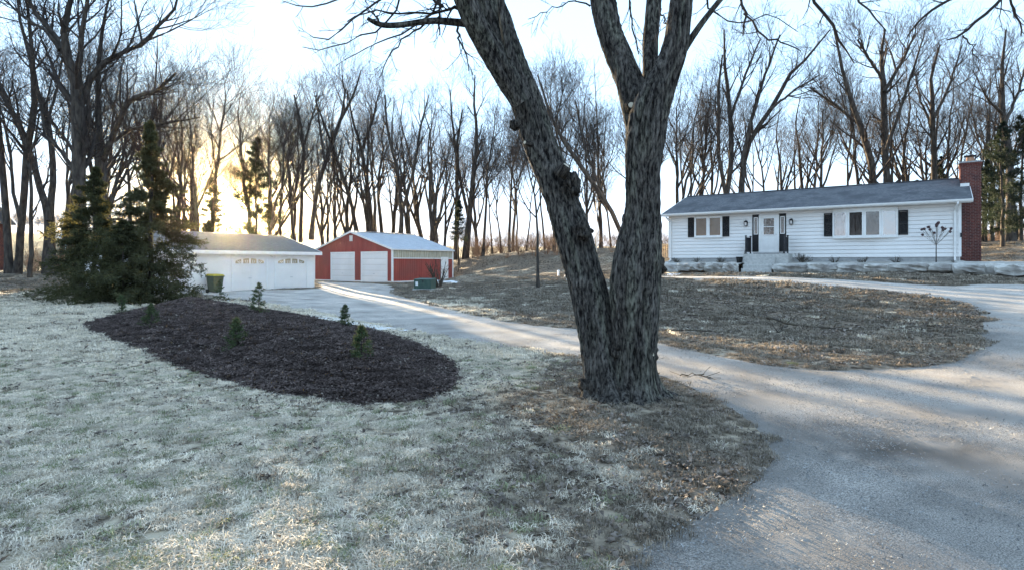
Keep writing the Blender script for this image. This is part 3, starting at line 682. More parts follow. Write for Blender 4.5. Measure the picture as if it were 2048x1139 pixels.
lap(-6.40, -3.80, 2.22, GH, 1, garage); lap(-3.29, -.57, 2.22, GH, 1, garage); lap(0, 2 * GB, -.05, GH, 19, garage, side=0.0)
MB().box(-.08, .03, -.04, .03, -.05, GH).build('corner_trim', M['white_trim'], garage)
def overhead_door(parent, xa, xb, z0, z1, n, lights):
    m = MB(); m.box(xa - .12, xa - .002, -.05, .03, z0, z1 + .12); m.box(xb + .002, xb + .12, -.05, .03, z0, z1 + .12); m.box(xa - .002, xb + .002, -.05, .03, z1 + .002, z1 + .12)
    fr_ = m.build('door_frame', M['white_trim'], parent)
    h = (z1 - z0) / n; first = None
    for i in range(n):
        p = MB(); p.box(xa, xb, -.012, .028, z0 + i * h + .008, z0 + (i + 1) * h - .006); o = p.build('door_section', M['white_siding'], parent)
        if not lights:
            q = MB(); q.box(xa + .05, xb - .05, -.018, -.012, z0 + i * h + .07, z0 + (i + 1) * h - .07); q.build('section_face', M['white_siding'], o)
        elif i < n - 1:
            q = MB(); k = 4; w_ = (xb - xa - .2) / k
            for e in range(k): q.box(xa + .1 + e * w_ + .05, xa + .1 + (e + 1) * w_ - .05, -.018, -.012, z0 + i * h + .1, z0 + (i + 1) * h - .1)
            q.build('raised_panel', M['white_siding'], o)
        else:
            k = 4; w_ = (xb - xa - .2) / k; cx = (xa + xb) / 2
            for e in range(k):                              # sunburst lights: arched outline, higher in the middle
                a0, a1 = xa + .1 + e * w_ + .07, xa + .1 + (e + 1) * w_ - .07
                zz = z0 + i * h + .10; top = [z0 + (i + 1) * h - .09 - .30 * ((x - cx) / (xb - xa) * 2) ** 2 * .75 for x in np.linspace(a0, a1, 5)]
                q = MB(); pts = [(a0, zz), (a1, zz)] + [(x, max(t_, zz + .03)) for x, t_ in zip(np.linspace(a1, a0, 5), top[::-1])]
                q.prism(pts, -.022, -.012); g_ = q.build('door_light', M['tan_glass'], o)
                s_ = MB()
                for x in np.linspace(a0, a1, 4)[1:-1]: s_.bar((cx + (x - cx) * .8, -.026, zz), (x, -.026, zz + .24 - .1 * abs(x - cx)), .022, .008, up=(0, 1, 0))
                s_.build('muntin', M['white_trim'], g_)
    hd = MB(); hd.box((xa + xb) / 2 - .09, (xa + xb) / 2 + .09, -.05, -.014, z0 + .72, z0 + .76); hd.build('handle', M['metal'], parent)
overhead_door(garage, -6.28, -3.92, .02, 2.10, 4, True)
overhead_door(garage, -3.17, -.69, .02, 2.10, 4, True)
gx0, gx1, ge = GL - .3, .35, -.4
def groof(y): return GH + .14 + GR * (y - ge) / (GB - ge) * .96 if y <= GB else GH + .14 + GR * .96 * (2 * GB - y - ge) / (GB - ge)
r = MB(); t = .1
r.add([(gx0, ge, groof(ge)), (gx1, ge, groof(ge)), (gx1, GB, groof(GB)), (gx0, GB, groof(GB)), (gx1, 2 * GB - ge, groof(ge)), (gx0, 2 * GB - ge, groof(ge)),
       (gx0, ge, groof(ge) - t), (gx1, ge, groof(ge) - t), (gx1, GB, groof(GB) - t), (gx0, GB, groof(GB) - t), (gx1, 2 * GB - ge, groof(ge) - t), (gx0, 2 * GB - ge, groof(ge) - t)],
      [(0, 1, 2, 3), (3, 2, 4, 5), (9, 8, 7, 6), (11, 10, 8, 9), (0, 6, 7, 1), (1, 7, 8, 2), (2, 8, 10, 4), (3, 9, 6, 0), (5, 11, 9, 3), (4, 10, 11, 5)])
r.build('roof', M['roof_tan'], garage)
MB().box(gx0, gx1 + .03, ge - .04, ge + .02, GH - .08, GH + .13).build('fascia', M['white_trim'], garage)
MB().box(gx0, gx1, ge + .02, .0, GH - .06, GH - .03).build('soffit', M['white_trim'], garage)
for ya in (ge, 2 * GB - ge): MB().bar((gx1 + .015, ya, groof(ge) - .06), (gx1 + .015, GB, groof(GB) - .06), .025, .16).build('rake_board', M['white_trim'], garage)
o = MB(); xx = -.02; o.add([(xx, .02, GH), (xx, 2 * GB - .02, GH), (xx, GB, groof(GB) - .1), (xx - .05, .02, GH), (xx - .05, 2 * GB - .02, GH), (xx - .05, GB, groof(GB) - .1)], [(0, 1, 2), (5, 4, 3), (0, 3, 4, 1), (1, 4, 5, 2), (2, 5, 3, 0)])
o.build('gable_wall', M['white_siding'], garage)
l = MB(); l.box(-3.6, -3.48, -.12, -.02, 2.16, 2.22); l.lathe([(.0, 0), (.07, .03), (.07, .1), (0, .12)], (-3.54, -.16, 2.08), 10); l.build('flood_light', M['white_trim'], garage)

# ------------------------------------------------------------------ the red barn
barn = thing('red_barn', 'red ribbed metal pole barn with two white overhead doors and pale metal roof', 'barn', BO, BYAW)
BW, BD, BH, BR = 10.68, 8.03, 2.91, 1.62
core = MB(); core.box(-BW + .04, -.04, .05, BD - .04, -.2, BH - .05); core.prism([(-BW + .04, BH - .05), (-.04, BH - .05), (-BW / 2, BH + BR - .08)], .05, BD - .05); core.build('frame', M['wood'], barn)
def rib_sheet(axis_, a0, a1, z0, ztop, at, parent, mat, rib=.23, sgn=-1, name='wall_sheet'):
    """A ribbed sheet along x (axis 0) or y (axis 1); ztop(a) is its upper edge."""
    m = MB(); xs = []; a = a0
    prof = []
    while a < a1 - 1e-6:
        e = min(a + rib, a1)
        for f_, d_ in ((0, 0), (.70, 0), (.76, .022), (.90, .022), (.97, 0)):
            x = a + f_ * rib
            if x <= e: prof.append((x, d_))
        a = e
    prof.append((a1, 0))
    vs = []
    for x, d_ in prof:
        for z in (z0, ztop(x)):
            vs.append((x, at + sgn * d_, z) if axis_ == 0 else (at + sgn * d_, x, z))
    n_ = len(prof); fs = [(2 * i, 2 * i + 2, 2 * i + 3, 2 * i + 1) if (axis_ == 0) else (2 * i, 2 * i + 2, 2 * i + 3, 2 * i + 1) for i in range(n_ - 1)]
    m.add(vs, fs); return m.build(name, mat, parent)
def gtop(x): return BH + BR * (1 - abs(x + BW / 2) / (BW / 2)) - .06
dd = [(-8.13, -4.94), (-3.89, -.68)]; dtop = 2.55
segs = [(-BW, -8.2, 0.05), (-8.2, -4.87, dtop + .09), (-4.87, -3.96, .05), (-3.96, -.61, dtop + .09), (-.61, 0, .05)]
for a0, a1, zb in segs:
    a = a0
    while a < a1 - .05:
        e = min(a + .92, a1); 
        if a < -BW / 2 < e:
            rib_sheet(0, a, -BW / 2, zb, gtop, 0.0, barn, M['red']); rib_sheet(0, -BW / 2, e, zb, gtop, 0.0, barn, M['red'])
        else: rib_sheet(0, a, e, zb, gtop, 0.0, barn, M['red'])
        a = e
DY0, DY1 = 6.35, 7.25
for a0, a1, zb, zt in ((0, DY0, .05, 2.02), (DY0, DY1, 2.3, 2.3), (DY1, BD, .05, 2.02)):
    if zt <= zb: continue
    a = a0
    while a < a1 - .05: e = min(a + .92, a1); rib_sheet(1, a, e, zb, lambda y, zt=zt: zt, 0.0, barn, M['red'], sgn=1); a = e
a = 0
while a < BD - .05: e = min(a + 1.83, BD); rib_sheet(1, a, e, 2.10, lambda y: BH - .12, 0.0, barn, M['skylight'], sgn=1, name='translucent_sheet'); a = e
MB().box(-.01, .05, .06, DY0 - .06, 2.02, 2.10).build('band_trim', M['white_trim'], barn); MB().box(-.01, .05, DY1 + .06, BD - .06, 2.02, 2.10).build('band_trim', M['white_trim'], barn)
for xa, ya in ((0, 0), (-BW, 0), (0, BD)):
    MB().box(xa - (.10 if xa == 0 else .04), xa + (.045 if xa == 0 else .10), ya - (.045 if ya == 0 else .10), ya + (.10 if ya == 0 else .045), .0, BH - .06).build('corner_trim', M['white_trim'], barn)
for a0, a1 in ((-BW, -8.2), (-4.87, -3.96), (-.61, -.1)): MB().box(a0, a1, -.04, .02, -.03, .06).build('skirt_board', M['white_trim'], barn)
MB().box(-.02, .04, .1, DY0 - .06, -.03, .06).build('skirt_board', M['white_trim'], barn); MB().box(-.02, .04, DY1 + .06, BD - .1, -.03, .06).build('skirt_board', M['white_trim'], barn)
for a0, a1 in dd: overhead_door(barn, a0 + .02, a1 - .02, -.05, dtop - .02, 5, False)
sd = MB(); sd.box(.0, .03, DY0, DY1, .0, 2.12); sd = sd.build('side_door', M['white_trim'], barn)
m = MB(); m.box(.0, .055, DY0 - .06, DY0 - .002, 0, 2.2); m.box(.0, .055, DY1 + .002, DY1 + .06, 0, 2.2); m.box(.0, .055, DY0 - .002, DY1 + .002, 2.122, 2.2); m.build('door_frame', M['white_trim'], barn)
MB().box(.03, .09, DY0 + .08, DY0 + .14, 1.0, 1.05).build('handle', M['metal'], sd)
bx0, bx1, by0, by1 = -BW - .12, .12, -.10, BD + .12
def broof(x): return BH + BR * (1 - abs(x + BW / 2) / (BW / 2))
for s_ in (-1, 1):                                        # roof sheets with standing ribs
    y = by0
    while y < by1 - .05:
        e = min(y + .92, by1); m = MB(); xe = -BW / 2 + s_ * (BW / 2 + .15); ze, zr = broof(-BW / 2 + s_ * BW / 2) - .15 * BR / (BW / 2), BH + BR
        ys_ = [y]; prof = []; a = y
        while a < e - 1e-6:
            for f_, d_ in ((0, .03), (.14, .03), (.2, 0), (.94, 0)):
                if a + f_ * .305 <= e: prof.append((a + f_ * .305, d_))
            a += .305
        prof.append((e, .03)); vs = []
        for yy, d_ in prof: vs += [(-BW / 2, yy, zr + d_), (xe, yy, ze + d_), (-BW / 2, yy, zr - .03), (xe, yy, ze - .03)]
        fs = []
        for i in range(len(prof) - 1):
            k = 4 * i; fs += [(k, k + 1, k + 5, k + 4), (k + 2, k + 6, k + 7, k + 3), (k + 1, k + 3, k + 7, k + 5)]
        m.add(vs, fs); m.build('roof_sheet', M['roof_metal'], barn); y = e
MB().bar((-BW / 2, by0, BH + BR + .05), (-BW / 2, by1, BH + BR + .05), .35, .03).build('ridge_cap', M['roof_metal'], barn)
for s_ in (-1, 1):
    MB().bar((-BW / 2, by0 - .015, BH + BR - .05), (-BW / 2 + s_ * (BW / 2 + .15), by0 - .015, BH - .1), .03, .16).build('rake_trim', M['white_trim'], barn)
MB().box(bx1 + .0, bx1 + .035, by0, by1, BH - .15, BH - .045).build('eave_trim', M['white_trim'], barn)
v = MB(); v.box(-5.52, -5.12, -.07, -.03, 3.62, 4.15)
for i in range(6): v.add([(-5.48, -.075, 3.66 + i * .08), (-5.16, -.075, 3.66 + i * .08), (-5.16, -.10, 3.70 + i * .08), (-5.48, -.10, 3.70 + i * .08)], [(0, 1, 2, 3), (3, 2, 1, 0)])
v.build('gable_vent', M['white_trim'], barn)

# ------------------------------------------------------------------ growing trees
def norm(v): return v / (np.linalg.norm(v, axis=-1, keepdims=True) + 1e-9)
def tubes(P, Rr, k):
    """Batch of tapered tubes: P (m,n,3) centre lines, Rr (m,n) radii, k sides."""
    m, n, _ = P.shape
    tg = norm(np.gradient(P, axis=1)); ref = np.zeros_like(tg); ref[..., 0] = 1.0
    alt = np.abs(tg[..., 0]) > .9; ref[alt] = (0, 1, 0)
    a = norm(np.cross(tg, ref)); b = np.cross(tg, a)
    th = np.arange(k) * 2 * math.pi / k
    V = P[:, :, None] + Rr[:, :, None, None] * (a[:, :, None] * np.cos(th)[None, None, :, None] + b[:, :, None] * np.sin(th)[None, None, :, None])
    base = (np.arange(m)[:, None, None] * n + np.arange(n - 1)[None, :, None]) * k; i = np.arange(k)[None, None, :]; j = (np.arange(k) + 1) % k
    Fq = np.stack([base + i, base + j, base + k + j, base + k + i], -1).reshape(-1, 4)
    return V.reshape(-1, 3), Fq
def join(parts):
    Vs, Fs, n = [], [], 0
    for V, Fq in parts: Vs.append(V); Fs.append(Fq + n); n += len(V)
    return np.concatenate(Vs), np.concatenate(Fs)
def resample(p, n):
    p = np.asarray(p, float); d = np.concatenate([[0], np.cumsum(np.linalg.norm(np.diff(p[:, :3], axis=0), axis=1))]); t = np.linspace(0, d[-1], n)
    return np.stack([np.interp(t, d, p[:, i]) for i in range(p.shape[1])], 1)
def branch(rng, P, Rr, per, t0, t1, ang, length, npts, up, jit, rr, tip=0.25, droop=0.0, side=None):
    """Grow `per` children on each parent line; length is the child length at the parent's base, shrinking to its tip."""
    m, n, _ = P.shape
    t = t0 + (t1 - t0) * (np.arange(per)[None] + rng.random((m, per))) / per
    f = t * (n - 1); i = np.clip(f.astype(int), 0, n - 2); w = f - i; mi = np.arange(m)[:, None]
    p = P[mi, i] * (1 - w[..., None]) + P[mi, i + 1] * w[..., None]; tg = norm(P[mi, i + 1] - P[mi, i]); r0 = (Rr[mi, i] * (1 - w) + Rr[mi, i + 1] * w)
    ref = rng.normal(size=(m, per, 3)); a = norm(np.cross(tg, ref)); an = R(1) * (ang[0] + (ang[1] - ang[0]) * rng.random((m, per)))
    if side is not None: a = norm(a + np.asarray(side))
    d = norm(tg * np.cos(an)[..., None] + a * np.sin(an)[..., None])
    L = length * (1 - .62 * (t - t0) / max(t1 - t0, 1e-6)) * (.65 + .6 * rng.random((m, per)))
    d = d.reshape(-1, 3); p = p.reshape(-1, 3); L = L.ravel(); r0 = r0.ravel() * rr
    out = [p]; st = L / (npts - 1)
    for s in range(npts - 1):
        d = norm(d + rng.normal(size=d.shape) * jit + np.array([0, 0, up - droop * s / npts]))
        p = p + d * st[:, None]; out.append(p)
    Pn = np.stack(out, 1); Rn = r0[:, None] * np.linspace(1, tip, npts)[None]
    return Pn, Rn
MINR = 0.0080
def finish_tree(rng, lim, P1, R1, H, per=(6, 6, 4), rmin=MINR, up=(.11, .11, .08), ang=(26, 54), lens=(.24, .12, .062), droop=0.0, sides3=3, t0=.42):
    """Secondary branches, branchlets and twigs on the limb lines P1, R1 (lists of resampled arrays)."""
    P2, R2 = branch(rng, P1, R1, per[0], t0, .97, ang, H * lens[0], 7, up[0], .13, .55, droop=droop); R2 = np.maximum(R2, rmin)
    P3, R3 = branch(rng, P2, R2, per[1], .15, .98, (25, 55), H * lens[1], 5, up[1], .16, .6, droop=droop); R3 = np.maximum(R3, rmin * .9)
    P4, R4 = branch(rng, P3, R3, per[2], .15, 1.0, (20, 55), H * lens[2], 4, up[2], .18, .7, droop=droop); R4 = np.maximum(R4 * .9, rmin * .75)
    return join([tubes(P2, R2, 4), tubes(P3, R3, 3), tubes(P4, R4, sides3)])
def make_tree_meshes(name, seed, H, r0, style):
    """One woodland tree standing at the origin: (trunk mesh, crown mesh)."""
    rng = np.random.default_rng(seed)
    fork = style['fork']; lean = rng.normal(size=2) * style.get('lean', .05)
    nst = style['stems']; n = 14
    zs = np.linspace(0, 1, n); wob = np.cumsum(rng.normal(size=(n, 2)) * .012 * H, 0) * np.linspace(0, 1, n)[:, None]
    trunkP = np.stack([zs * H * lean[0] + wob[:, 0], zs * H * lean[1] + wob[:, 1], zs * H * .93 - .3], 1)
    trunkR = r0 * (1 - .93 * zs ** .9); trunkR[0] *= 1.35
    lim = [(trunkP[None], trunkR[None])]
    TP, TR = trunkP[None], trunkR[None]
    P1, R1 = branch(rng, TP, TR, nst, fork[0], fork[1], style['ang'], H * style['len'], 12, .075, .075, .78, tip=.12)
    Pb, Rb = branch(rng, P1, R1, 2, .12, .55, (18, 34), H * style['len'] * .55, 10, .08, .07, .72, tip=.15)
    limP = np.concatenate([P1, np.stack([resample(p, 12) for p in Pb])]); limR = np.concatenate([R1, np.stack([np.interp(np.linspace(0, 1, 12), np.linspace(0, 1, 10), r) for r in Rb])])
    limR = np.maximum(limR, .014)
    Vt, Ft = join([tubes(TP, np.maximum(TR, .02), 9), tubes(limP, limR, 6)])
    tr12 = np.stack([resample(trunkP[4:], 12)]); trr = np.stack([np.interp(np.linspace(0, 1, 12), np.linspace(0, 1, n - 4), trunkR[4:])])
    Vc, Fc = finish_tree(rng, None, np.concatenate([limP, tr12]), np.concatenate([limR, trr]), H, per=style.get('per', (4, 4, 3)))
    return np_mesh(name + '_trunk', Vt, Ft, True), np_mesh(name + '_crown', Vc, Fc)
STY = [dict(fork=(.12, .45), stems=4, ang=(16, 32), len=.66), dict(fork=(.25, .7), stems=6, ang=(22, 46), len=.46), dict(fork=(.10, .30), stems=3, ang=(12, 26), len=.78),
       dict(fork=(.35, .8), stems=7, ang=(25, 45), len=.36), dict(fork=(.18, .6), stems=5, ang=(18, 38), len=.55, lean=.14), dict(fork=(.3, .75), stems=6, ang=(20, 42), len=.42),
       dict(fork=(.15, .4), stems=4, ang=(18, 36), len=.64, lean=.1), dict(fork=(.4, .85), stems=7, ang=(28, 50), len=.32)]
protos = []
for i in range(12):
    a, b = make_tree_meshes('tree%d' % i, 100 + i, 20.0, .27 if i < 8 else .19, STY[i % 8]); a.materials.append(M['bark_far']); b.materials.append(M['twig']); protos.append((a, b))
thin = []
for i in range(4):
    st = dict(STY[(3, 7, 5, 1)[i]]); st['per'] = (4, 5, 3)
    a, b = make_tree_meshes('slim%d' % i, 300 + i, 14.0, .11, st); a.materials.append(M['bark_far']); b.materials.append(M['twig']); thin.append((a, b))
def put_tree(name, me2, x, y, label, cat='tree', group=None, s=1.0, rz=0.0, sink=0.0, z=None):
    t_ = thing(name, label, cat, (x, y, (T1(x, y) if z is None else z) - sink), rz, group); t_.scale = (s, s, s)
    link('trunk', me2[0], None, t_); link('crown', me2[1], None, t_)
    return t_
ORD = ['first', 'second', 'third', 'fourth', 'fifth', 'sixth', 'seventh', 'eighth', 'ninth', 'tenth', 'eleventh', 'twelfth', 'thirteenth', 'fourteenth', 'fifteenth', 'sixteenth', 'seventeenth', 'eighteenth', 'nineteenth', 'twentieth']
def row(us, Yr, tops, seed, what, grp, use=protos, Hn=20.0):
    """A row of trees at the given columns; tops(u) is the photograph row of the crown tops."""
    rr_ = random.Random(seed); us = sorted(us)
    for k, u in enumerate(us):
        Y = rr_.uniform(*Yr); x = (u - 1024) / F * Y; z = T1(x, Y)
        top = EYE - (tops(u) + rr_.uniform(-25, 30) - H0) / F * Y; s = max(.4, (top - z) / Hn)
        put_tree('bare_tree', rr_.choice(use), x, Y, what % ORD[min(k, 19)] if k < 20 else what % ('number %d' % (k + 1)), 'tree', grp, s, rr_.uniform(0, 6.28), sink=.1, z=z)
def traced(name, Y, stems, label, H, seed, wmul=1.0, per=(6, 4, 3), depth=.10, group=None, rmin=.0085, lens=(.20, .11, .06)):
    """A tree whose main stems follow the photograph's own limbs, given depth of their own; stems: lists of (u, v, width)."""
    rng = np.random.default_rng(seed); b = stems[0][0]; bx, by = px(b[0], b[1], Y)[:2]
    bz = T1(bx, by); SP, SR = [], []
    for st in stems:
        pts = []; acc = rng.normal() * depth
        for q, (u, v, w) in enumerate(st):
            dy = acc * (H0 + 40 - v) / F * Y * (.5 + .5 * min(1, q / 2)) if v < H0 else 0
            p = px(u, v, Y); sc = (Y + dy) / Y
            pts.append((p[0] * sc - bx, Y + dy - by, EYE + (p[2] - EYE) * sc - bz, w / F * Y / 2 * wmul))
        if st is stems[0] or st[0][1] > H0 + 5: pts[0] = (pts[0][0], pts[0][1], min(pts[0][2], -.15) if pts[0][2] < 1.0 else pts[0][2], pts[0][3] * 1.3)
        r_ = resample(pts, 14); r_[1:-1, :3] += rng.normal(size=(12, 3)) * .03; SP.append(r_[:, :3]); SR.append(r_[:, 3])
    SP, SR = np.stack(SP), np.stack(SR)
    Pb, Rb = branch(rng, SP, SR, 4, .30, .95, (25, 45), H * .30, 12, .08, .09, .5, tip=.15); Rb = np.maximum(Rb, .014)
    Pb2 = np.stack([resample(p, 14) for p in Pb]); Rb2 = np.stack([np.interp(np.linspace(0, 1, 14), np.linspace(0, 1, 12), q) for q in Rb])
    trunk = np_mesh(name + '_trunk', *tubes(SP, SR, 10), True); limb = tubes(Pb2, Rb2, 5)
    crown = np_mesh(name + '_crown', *join([limb, finish_tree(rng, None, np.concatenate([SP, Pb2]), np.concatenate([SR, Rb2]), H, per=per, rmin=rmin, lens=lens, t0=.3)]))
    trunk.materials.append(M['bark_far']); crown.materials.append(M['twig'])
    t_ = thing(name, label, 'tree', (bx, by, bz), 0, group); link('trunk', trunk, None, t_); link('crown', crown, None, t_)
    return t_
# ---- the big trees on the far left, stem by stem
traced('bare_tree', 42, [[(19, 548, 15), (16, 503, 14), (12, 438, 13), (8, 380, 12), (2, 297, 11), (-8, 200, 9), (-14, 80, 6), (-10, -60, 3)],
                         [(34, 548, 14), (39, 503, 13), (43, 448, 13), (49, 380, 12), (55, 288, 12), (70, 215, 11), (68, 148, 9), (62, 70, 6), (50, -40, 3)],
                         [(43, 450, 8), (33, 410, 7), (25, 375, 6), (20, 300, 5), (5, 230, 4), (-20, 170, 3)],
                         [(55, 290, 8), (30, 240, 8), (8, 195, 7), (-15, 150, 5)]], 'leafless tree with two leaning trunks, nearest to the blue-roofed neighbour', 17, 1)
traced('bare_tree', 40, [[(60, 550, 7), (62, 438, 7), (63, 380, 6), (58, 330, 5), (70, 280, 4), (78, 230, 3)], [(58, 335, 4), (44, 290, 3), (40, 240, 3)]],
       'thin straight young tree between two big forked trunks on the left', 9, 2, per=(4, 4, 3))
traced('bare_tree', 43, [[(100, 540, 23), (100, 490, 20), (100, 440, 19), (90, 405, 13), (76, 360, 12), (60, 305, 11), (38, 255, 10), (10, 190, 8), (-20, 130, 5)],
                         [(100, 442, 14), (106, 380, 12), (106, 326, 11), (97, 245, 10), (78, 195, 9), (70, 150, 8), (45, 60, 6), (30, -30, 4)],
                         [(84, 195, 5), (100, 240, 6), (140, 290, 6), (158, 340, 7)][::-1],
                         [(97, 245, 6), (112, 185, 5), (122, 130, 4), (140, 60, 3)]], 'forked leafless tree with a thick trunk beside the spruce branches, left of the tallest tree', 17, 3)
traced('bare_tree', 36, [[(163, 570, 26), (162, 480, 24), (157, 368, 23), (160, 260, 25), (158, 215, 25), (152, 180, 18), (146, 140, 17), (128, 85, 13), (129, 37, 11), (145, 0, 9), (165, -90, 4)],
                         [(157, 200, 14), (158, 129, 11), (163, 74, 9), (174, 0, 7), (185, -90, 3)],
                         [(163, 208, 14), (184, 157, 12), (210, 124, 11), (251, 103, 10), (288, 88, 9), (313, 55, 7), (350, 18, 5), (362, -30, 3)],
                         [(146, 140, 12), (110, 75, 10), (75, 30, 8), (40, -20, 5)],
                         [(120, 100, 8), (90, 60, 6), (40, 30, 5), (0, -10, 3)],
                         [(156, 350, 9), (120, 300, 7), (90, 270, 6), (80, 200, 4)]], 'tallest leafless tree, dark thick trunk rising behind the two big spruces', 19, 4, per=(7, 5, 3))
traced('bare_tree', 38, [[(206, 570, 22), (203, 420, 21), (199, 332, 20), (199, 280, 14), (196, 155, 9), (205, 55, 6), (225, -30, 3)],
                         [(201, 330, 14), (222, 286, 10), (258, 199, 9), (313, 183, 7), (352, 146, 4)], [(199, 340, 10), (184, 260, 7), (178, 210, 6), (150, 130, 4)],
                         [(222, 286, 7), (265, 258, 7), (330, 248, 6), (400, 235, 3)]], 'leafless tree with a long sideways limb, standing just behind the spruces', 17, 5)
# ---- between garage and barn and behind them
traced('bare_tree', 66, [[(622, 480, 9), (625, 440, 8), (633, 383, 8), (658, 300, 8), (680, 243, 7), (710, 183, 4), (722, 140, 2)], [(680, 243, 5), (690, 190, 3), (684, 150, 2)], [(650, 320, 5), (640, 260, 4), (632, 190, 2)]],
       'slanting leafless tree in the gap between the white garage and the red barn', 20, 6)
traced('bare_tree', 70, [[(601, 485, 7), (603, 400, 6), (609, 300, 6), (600, 240, 5), (588, 190, 3)], [(609, 290, 5), (622, 240, 4), (640, 190, 2)]], 'slender leafless tree right beside the garage roof end', 20, 7)
traced('bare_tree', 72, [[(716, 480, 9), (712, 450, 8), (700, 400, 7), (674, 318, 6), (650, 250, 4), (630, 200, 2)], [(748, 480, 8), (735, 370, 7), (723, 300, 6), (703, 233, 4), (695, 180, 2)], [(723, 300, 5), (745, 240, 4), (760, 180, 2)]],
       'leafless tree with two trunks leaning left behind the barn gable peak', 20, 8)
traced('bare_tree', 68, [[(800, 500, 9), (803, 430, 8), (795, 340, 7), (775, 260, 5), (770, 190, 3)], [(803, 430, 7), (830, 330, 6), (842, 250, 4), (858, 190, 2)]], 'leafless tree forking in a wide V behind the barn roof', 20, 9)
traced('bare_tree', 69, [[(930, 530, 13), (938, 440, 11), (945, 370, 9), (955, 280, 7), (948, 200, 4), (950, 150, 2)], [(938, 440, 7), (915, 330, 6), (905, 240, 4), (900, 180, 2)], [(911, 520, 9), (915, 400, 8), (912, 300, 5), (925, 220, 3)]],
       'stout leafless tree at the far corner of the red barn', 20, 10)
traced('bare_tree', 46, [[(1290, 548, 9), (1245, 470, 9), (1215, 410, 9), (1160, 330, 9), (1120, 270, 7), (1095, 215, 5), (1075, 150, 3)], [(1215, 410, 6), (1170, 300, 5), (1150, 200, 3)], [(1160, 330, 5), (1110, 250, 4), (1130, 170, 2)]],
       'leaning leafless tree seen between the two stems of the great maple', 17, 11)
# ---- behind the house
traced('bare_tree', 56, [[(1452, 545, 11), (1452, 400, 10), (1462, 330, 10), (1462, 235, 9), (1450, 140, 6), (1448, 60, 3)], [(1452, 395, 8), (1438, 310, 7), (1436, 190, 6), (1445, 110, 3)], [(1462, 235, 6), (1490, 150, 5), (1520, 80, 3)]],
       'leafless tree with upright stems behind the house roof near its left end', 19, 12)
traced('bare_tree', 55, [[(1482, 545, 13), (1483, 340, 11), (1500, 280, 10), (1540, 220, 9), (1580, 150, 7), (1620, 110, 5), (1660, 60, 3)], [(1483, 335, 9), (1500, 250, 7), (1530, 150, 5), (1560, 70, 3)], [(1540, 220, 5), (1590, 180, 4), (1640, 150, 2)]],
       'leafless tree arching sideways above the middle of the house roof', 19, 13)
traced('bare_tree', 54, [[(1772, 545, 15), (1772, 360, 13), (1770, 260, 12), (1766, 165, 11), (1762, 120, 7), (1770, 60, 4)], [(1768, 185, 8), (1800, 130, 6), (1830, 70, 3)], [(1765, 160, 6), (1740, 120, 5), (1715, 80, 3)], [(1773, 300, 7), (1800, 220, 6), (1830, 130, 4), (1850, 60, 2)]],
       'tall straight leafless tree behind the bow window end of the house roof', 19, 14, per=(7, 5, 3))
traced('bare_tree', 54, [[(1752, 545, 13), (1745, 330, 12), (1720, 250, 10), (1695, 180, 8), (1680, 120, 5), (1668, 60, 3)], [(1720, 250, 6), (1670, 210, 5), (1620, 175, 3)]], 'leafless tree leaning left in front of the tall straight trunk behind the roof', 19, 15)
traced('bare_tree', 57, [[(1870, 545, 12), (1868, 340, 11), (1865, 230, 9), (1862, 160, 6), (1880, 90, 3)], [(1866, 240, 6), (1900, 170, 5), (1925, 90, 2)], [(1866, 260, 6), (1840, 200, 4), (1828, 140, 2)]], 'leafless tree just left of the brick chimney behind the roof', 19, 16)
traced('bare_tree', 46, [[(2022, 520, 16), (2022, 380, 14), (2015, 280, 12), (2003, 220, 10), (2005, 130, 6), (2012, 60, 3)], [(2010, 250, 7), (2035, 190, 5), (2055, 120, 3)], [(2005, 230, 6), (1975, 200, 4), (1960, 170, 2)]], 'leafless tree rising out of the dark pines at the right edge', 17, 17)
# ---- the rest of the wood, copies of a dozen grown trees
top_g = lambda u: 120 + max(0, (u - 480)) * .35
row([352, 385, 402, 420, 506, 522], (62, 84), top_g, 1, 'leafless tree behind the white garage roof, %s from its spruce end', 'trees behind the garage')
row([546, 561, 576, 592], (66, 84), lambda u: 165, 22, 'slender high-crowned tree above the garage roof end, %s from the setting sun', 'slender trees beside the garage', [protos[3], protos[7], protos[11]])
row([441, 452, 478, 490], (74, 90), lambda u: 315, 23, 'very slender tree silhouetted in the sunset glare above the garage, %s from the spruces', 'slender trees in the sunset glare', thin, 14.0)
row([648, 668, 690, 735, 765, 785, 825, 848, 866, 886], (68, 86), lambda u: 165, 2, 'leafless tree rising behind the red barn, %s from the gap beside the garage', 'trees behind the barn')
row([965, 985, 1003, 1018, 1034, 1052, 1090, 1108, 1130, 1150, 1172, 1202, 1222, 1240], (62, 80), lambda u: 190 if u < 1080 else 150, 3, 'slender leafless tree on the dirt bank, %s from the barn towards the maple', 'trees on the bank', thin + protos[8:], 17.0)
row([1322, 1345, 1362, 1392, 1420], (58, 72), lambda u: 110, 4, 'leafless tree between maple and the left end of the house roof, %s from the maple', 'trees behind the house')
row([1530, 1560, 1605, 1640, 1690], (56, 74), lambda u: 140, 5, 'leafless tree above the middle of the house roof, %s from the arching one', 'trees behind the house')
row([1725, 1790, 1815, 1840, 1895, 1912], (58, 74), lambda u: 100, 6, 'leafless tree above the chimney half of the roof, %s from the bow window', 'trees behind the house')
row([1968, 1985, 2040], (46, 62), lambda u: 90, 7, 'leafless tree beyond the chimney, %s to its right', 'trees beyond the chimney')
row([-70, 115, 135, 185, 235, 262, 290, 322], (52, 76), lambda u: 40, 8, 'leafless tree in the field edge behind the big spruces, %s from the blue-roofed neighbour', 'trees behind the spruces')
row([330, 372, 655, 752, 875], (92, 118), lambda u: 180, 9, 'leafless tree deep in the wood beyond garage and barn, %s from the spruces', 'far trees in the wood', protos)
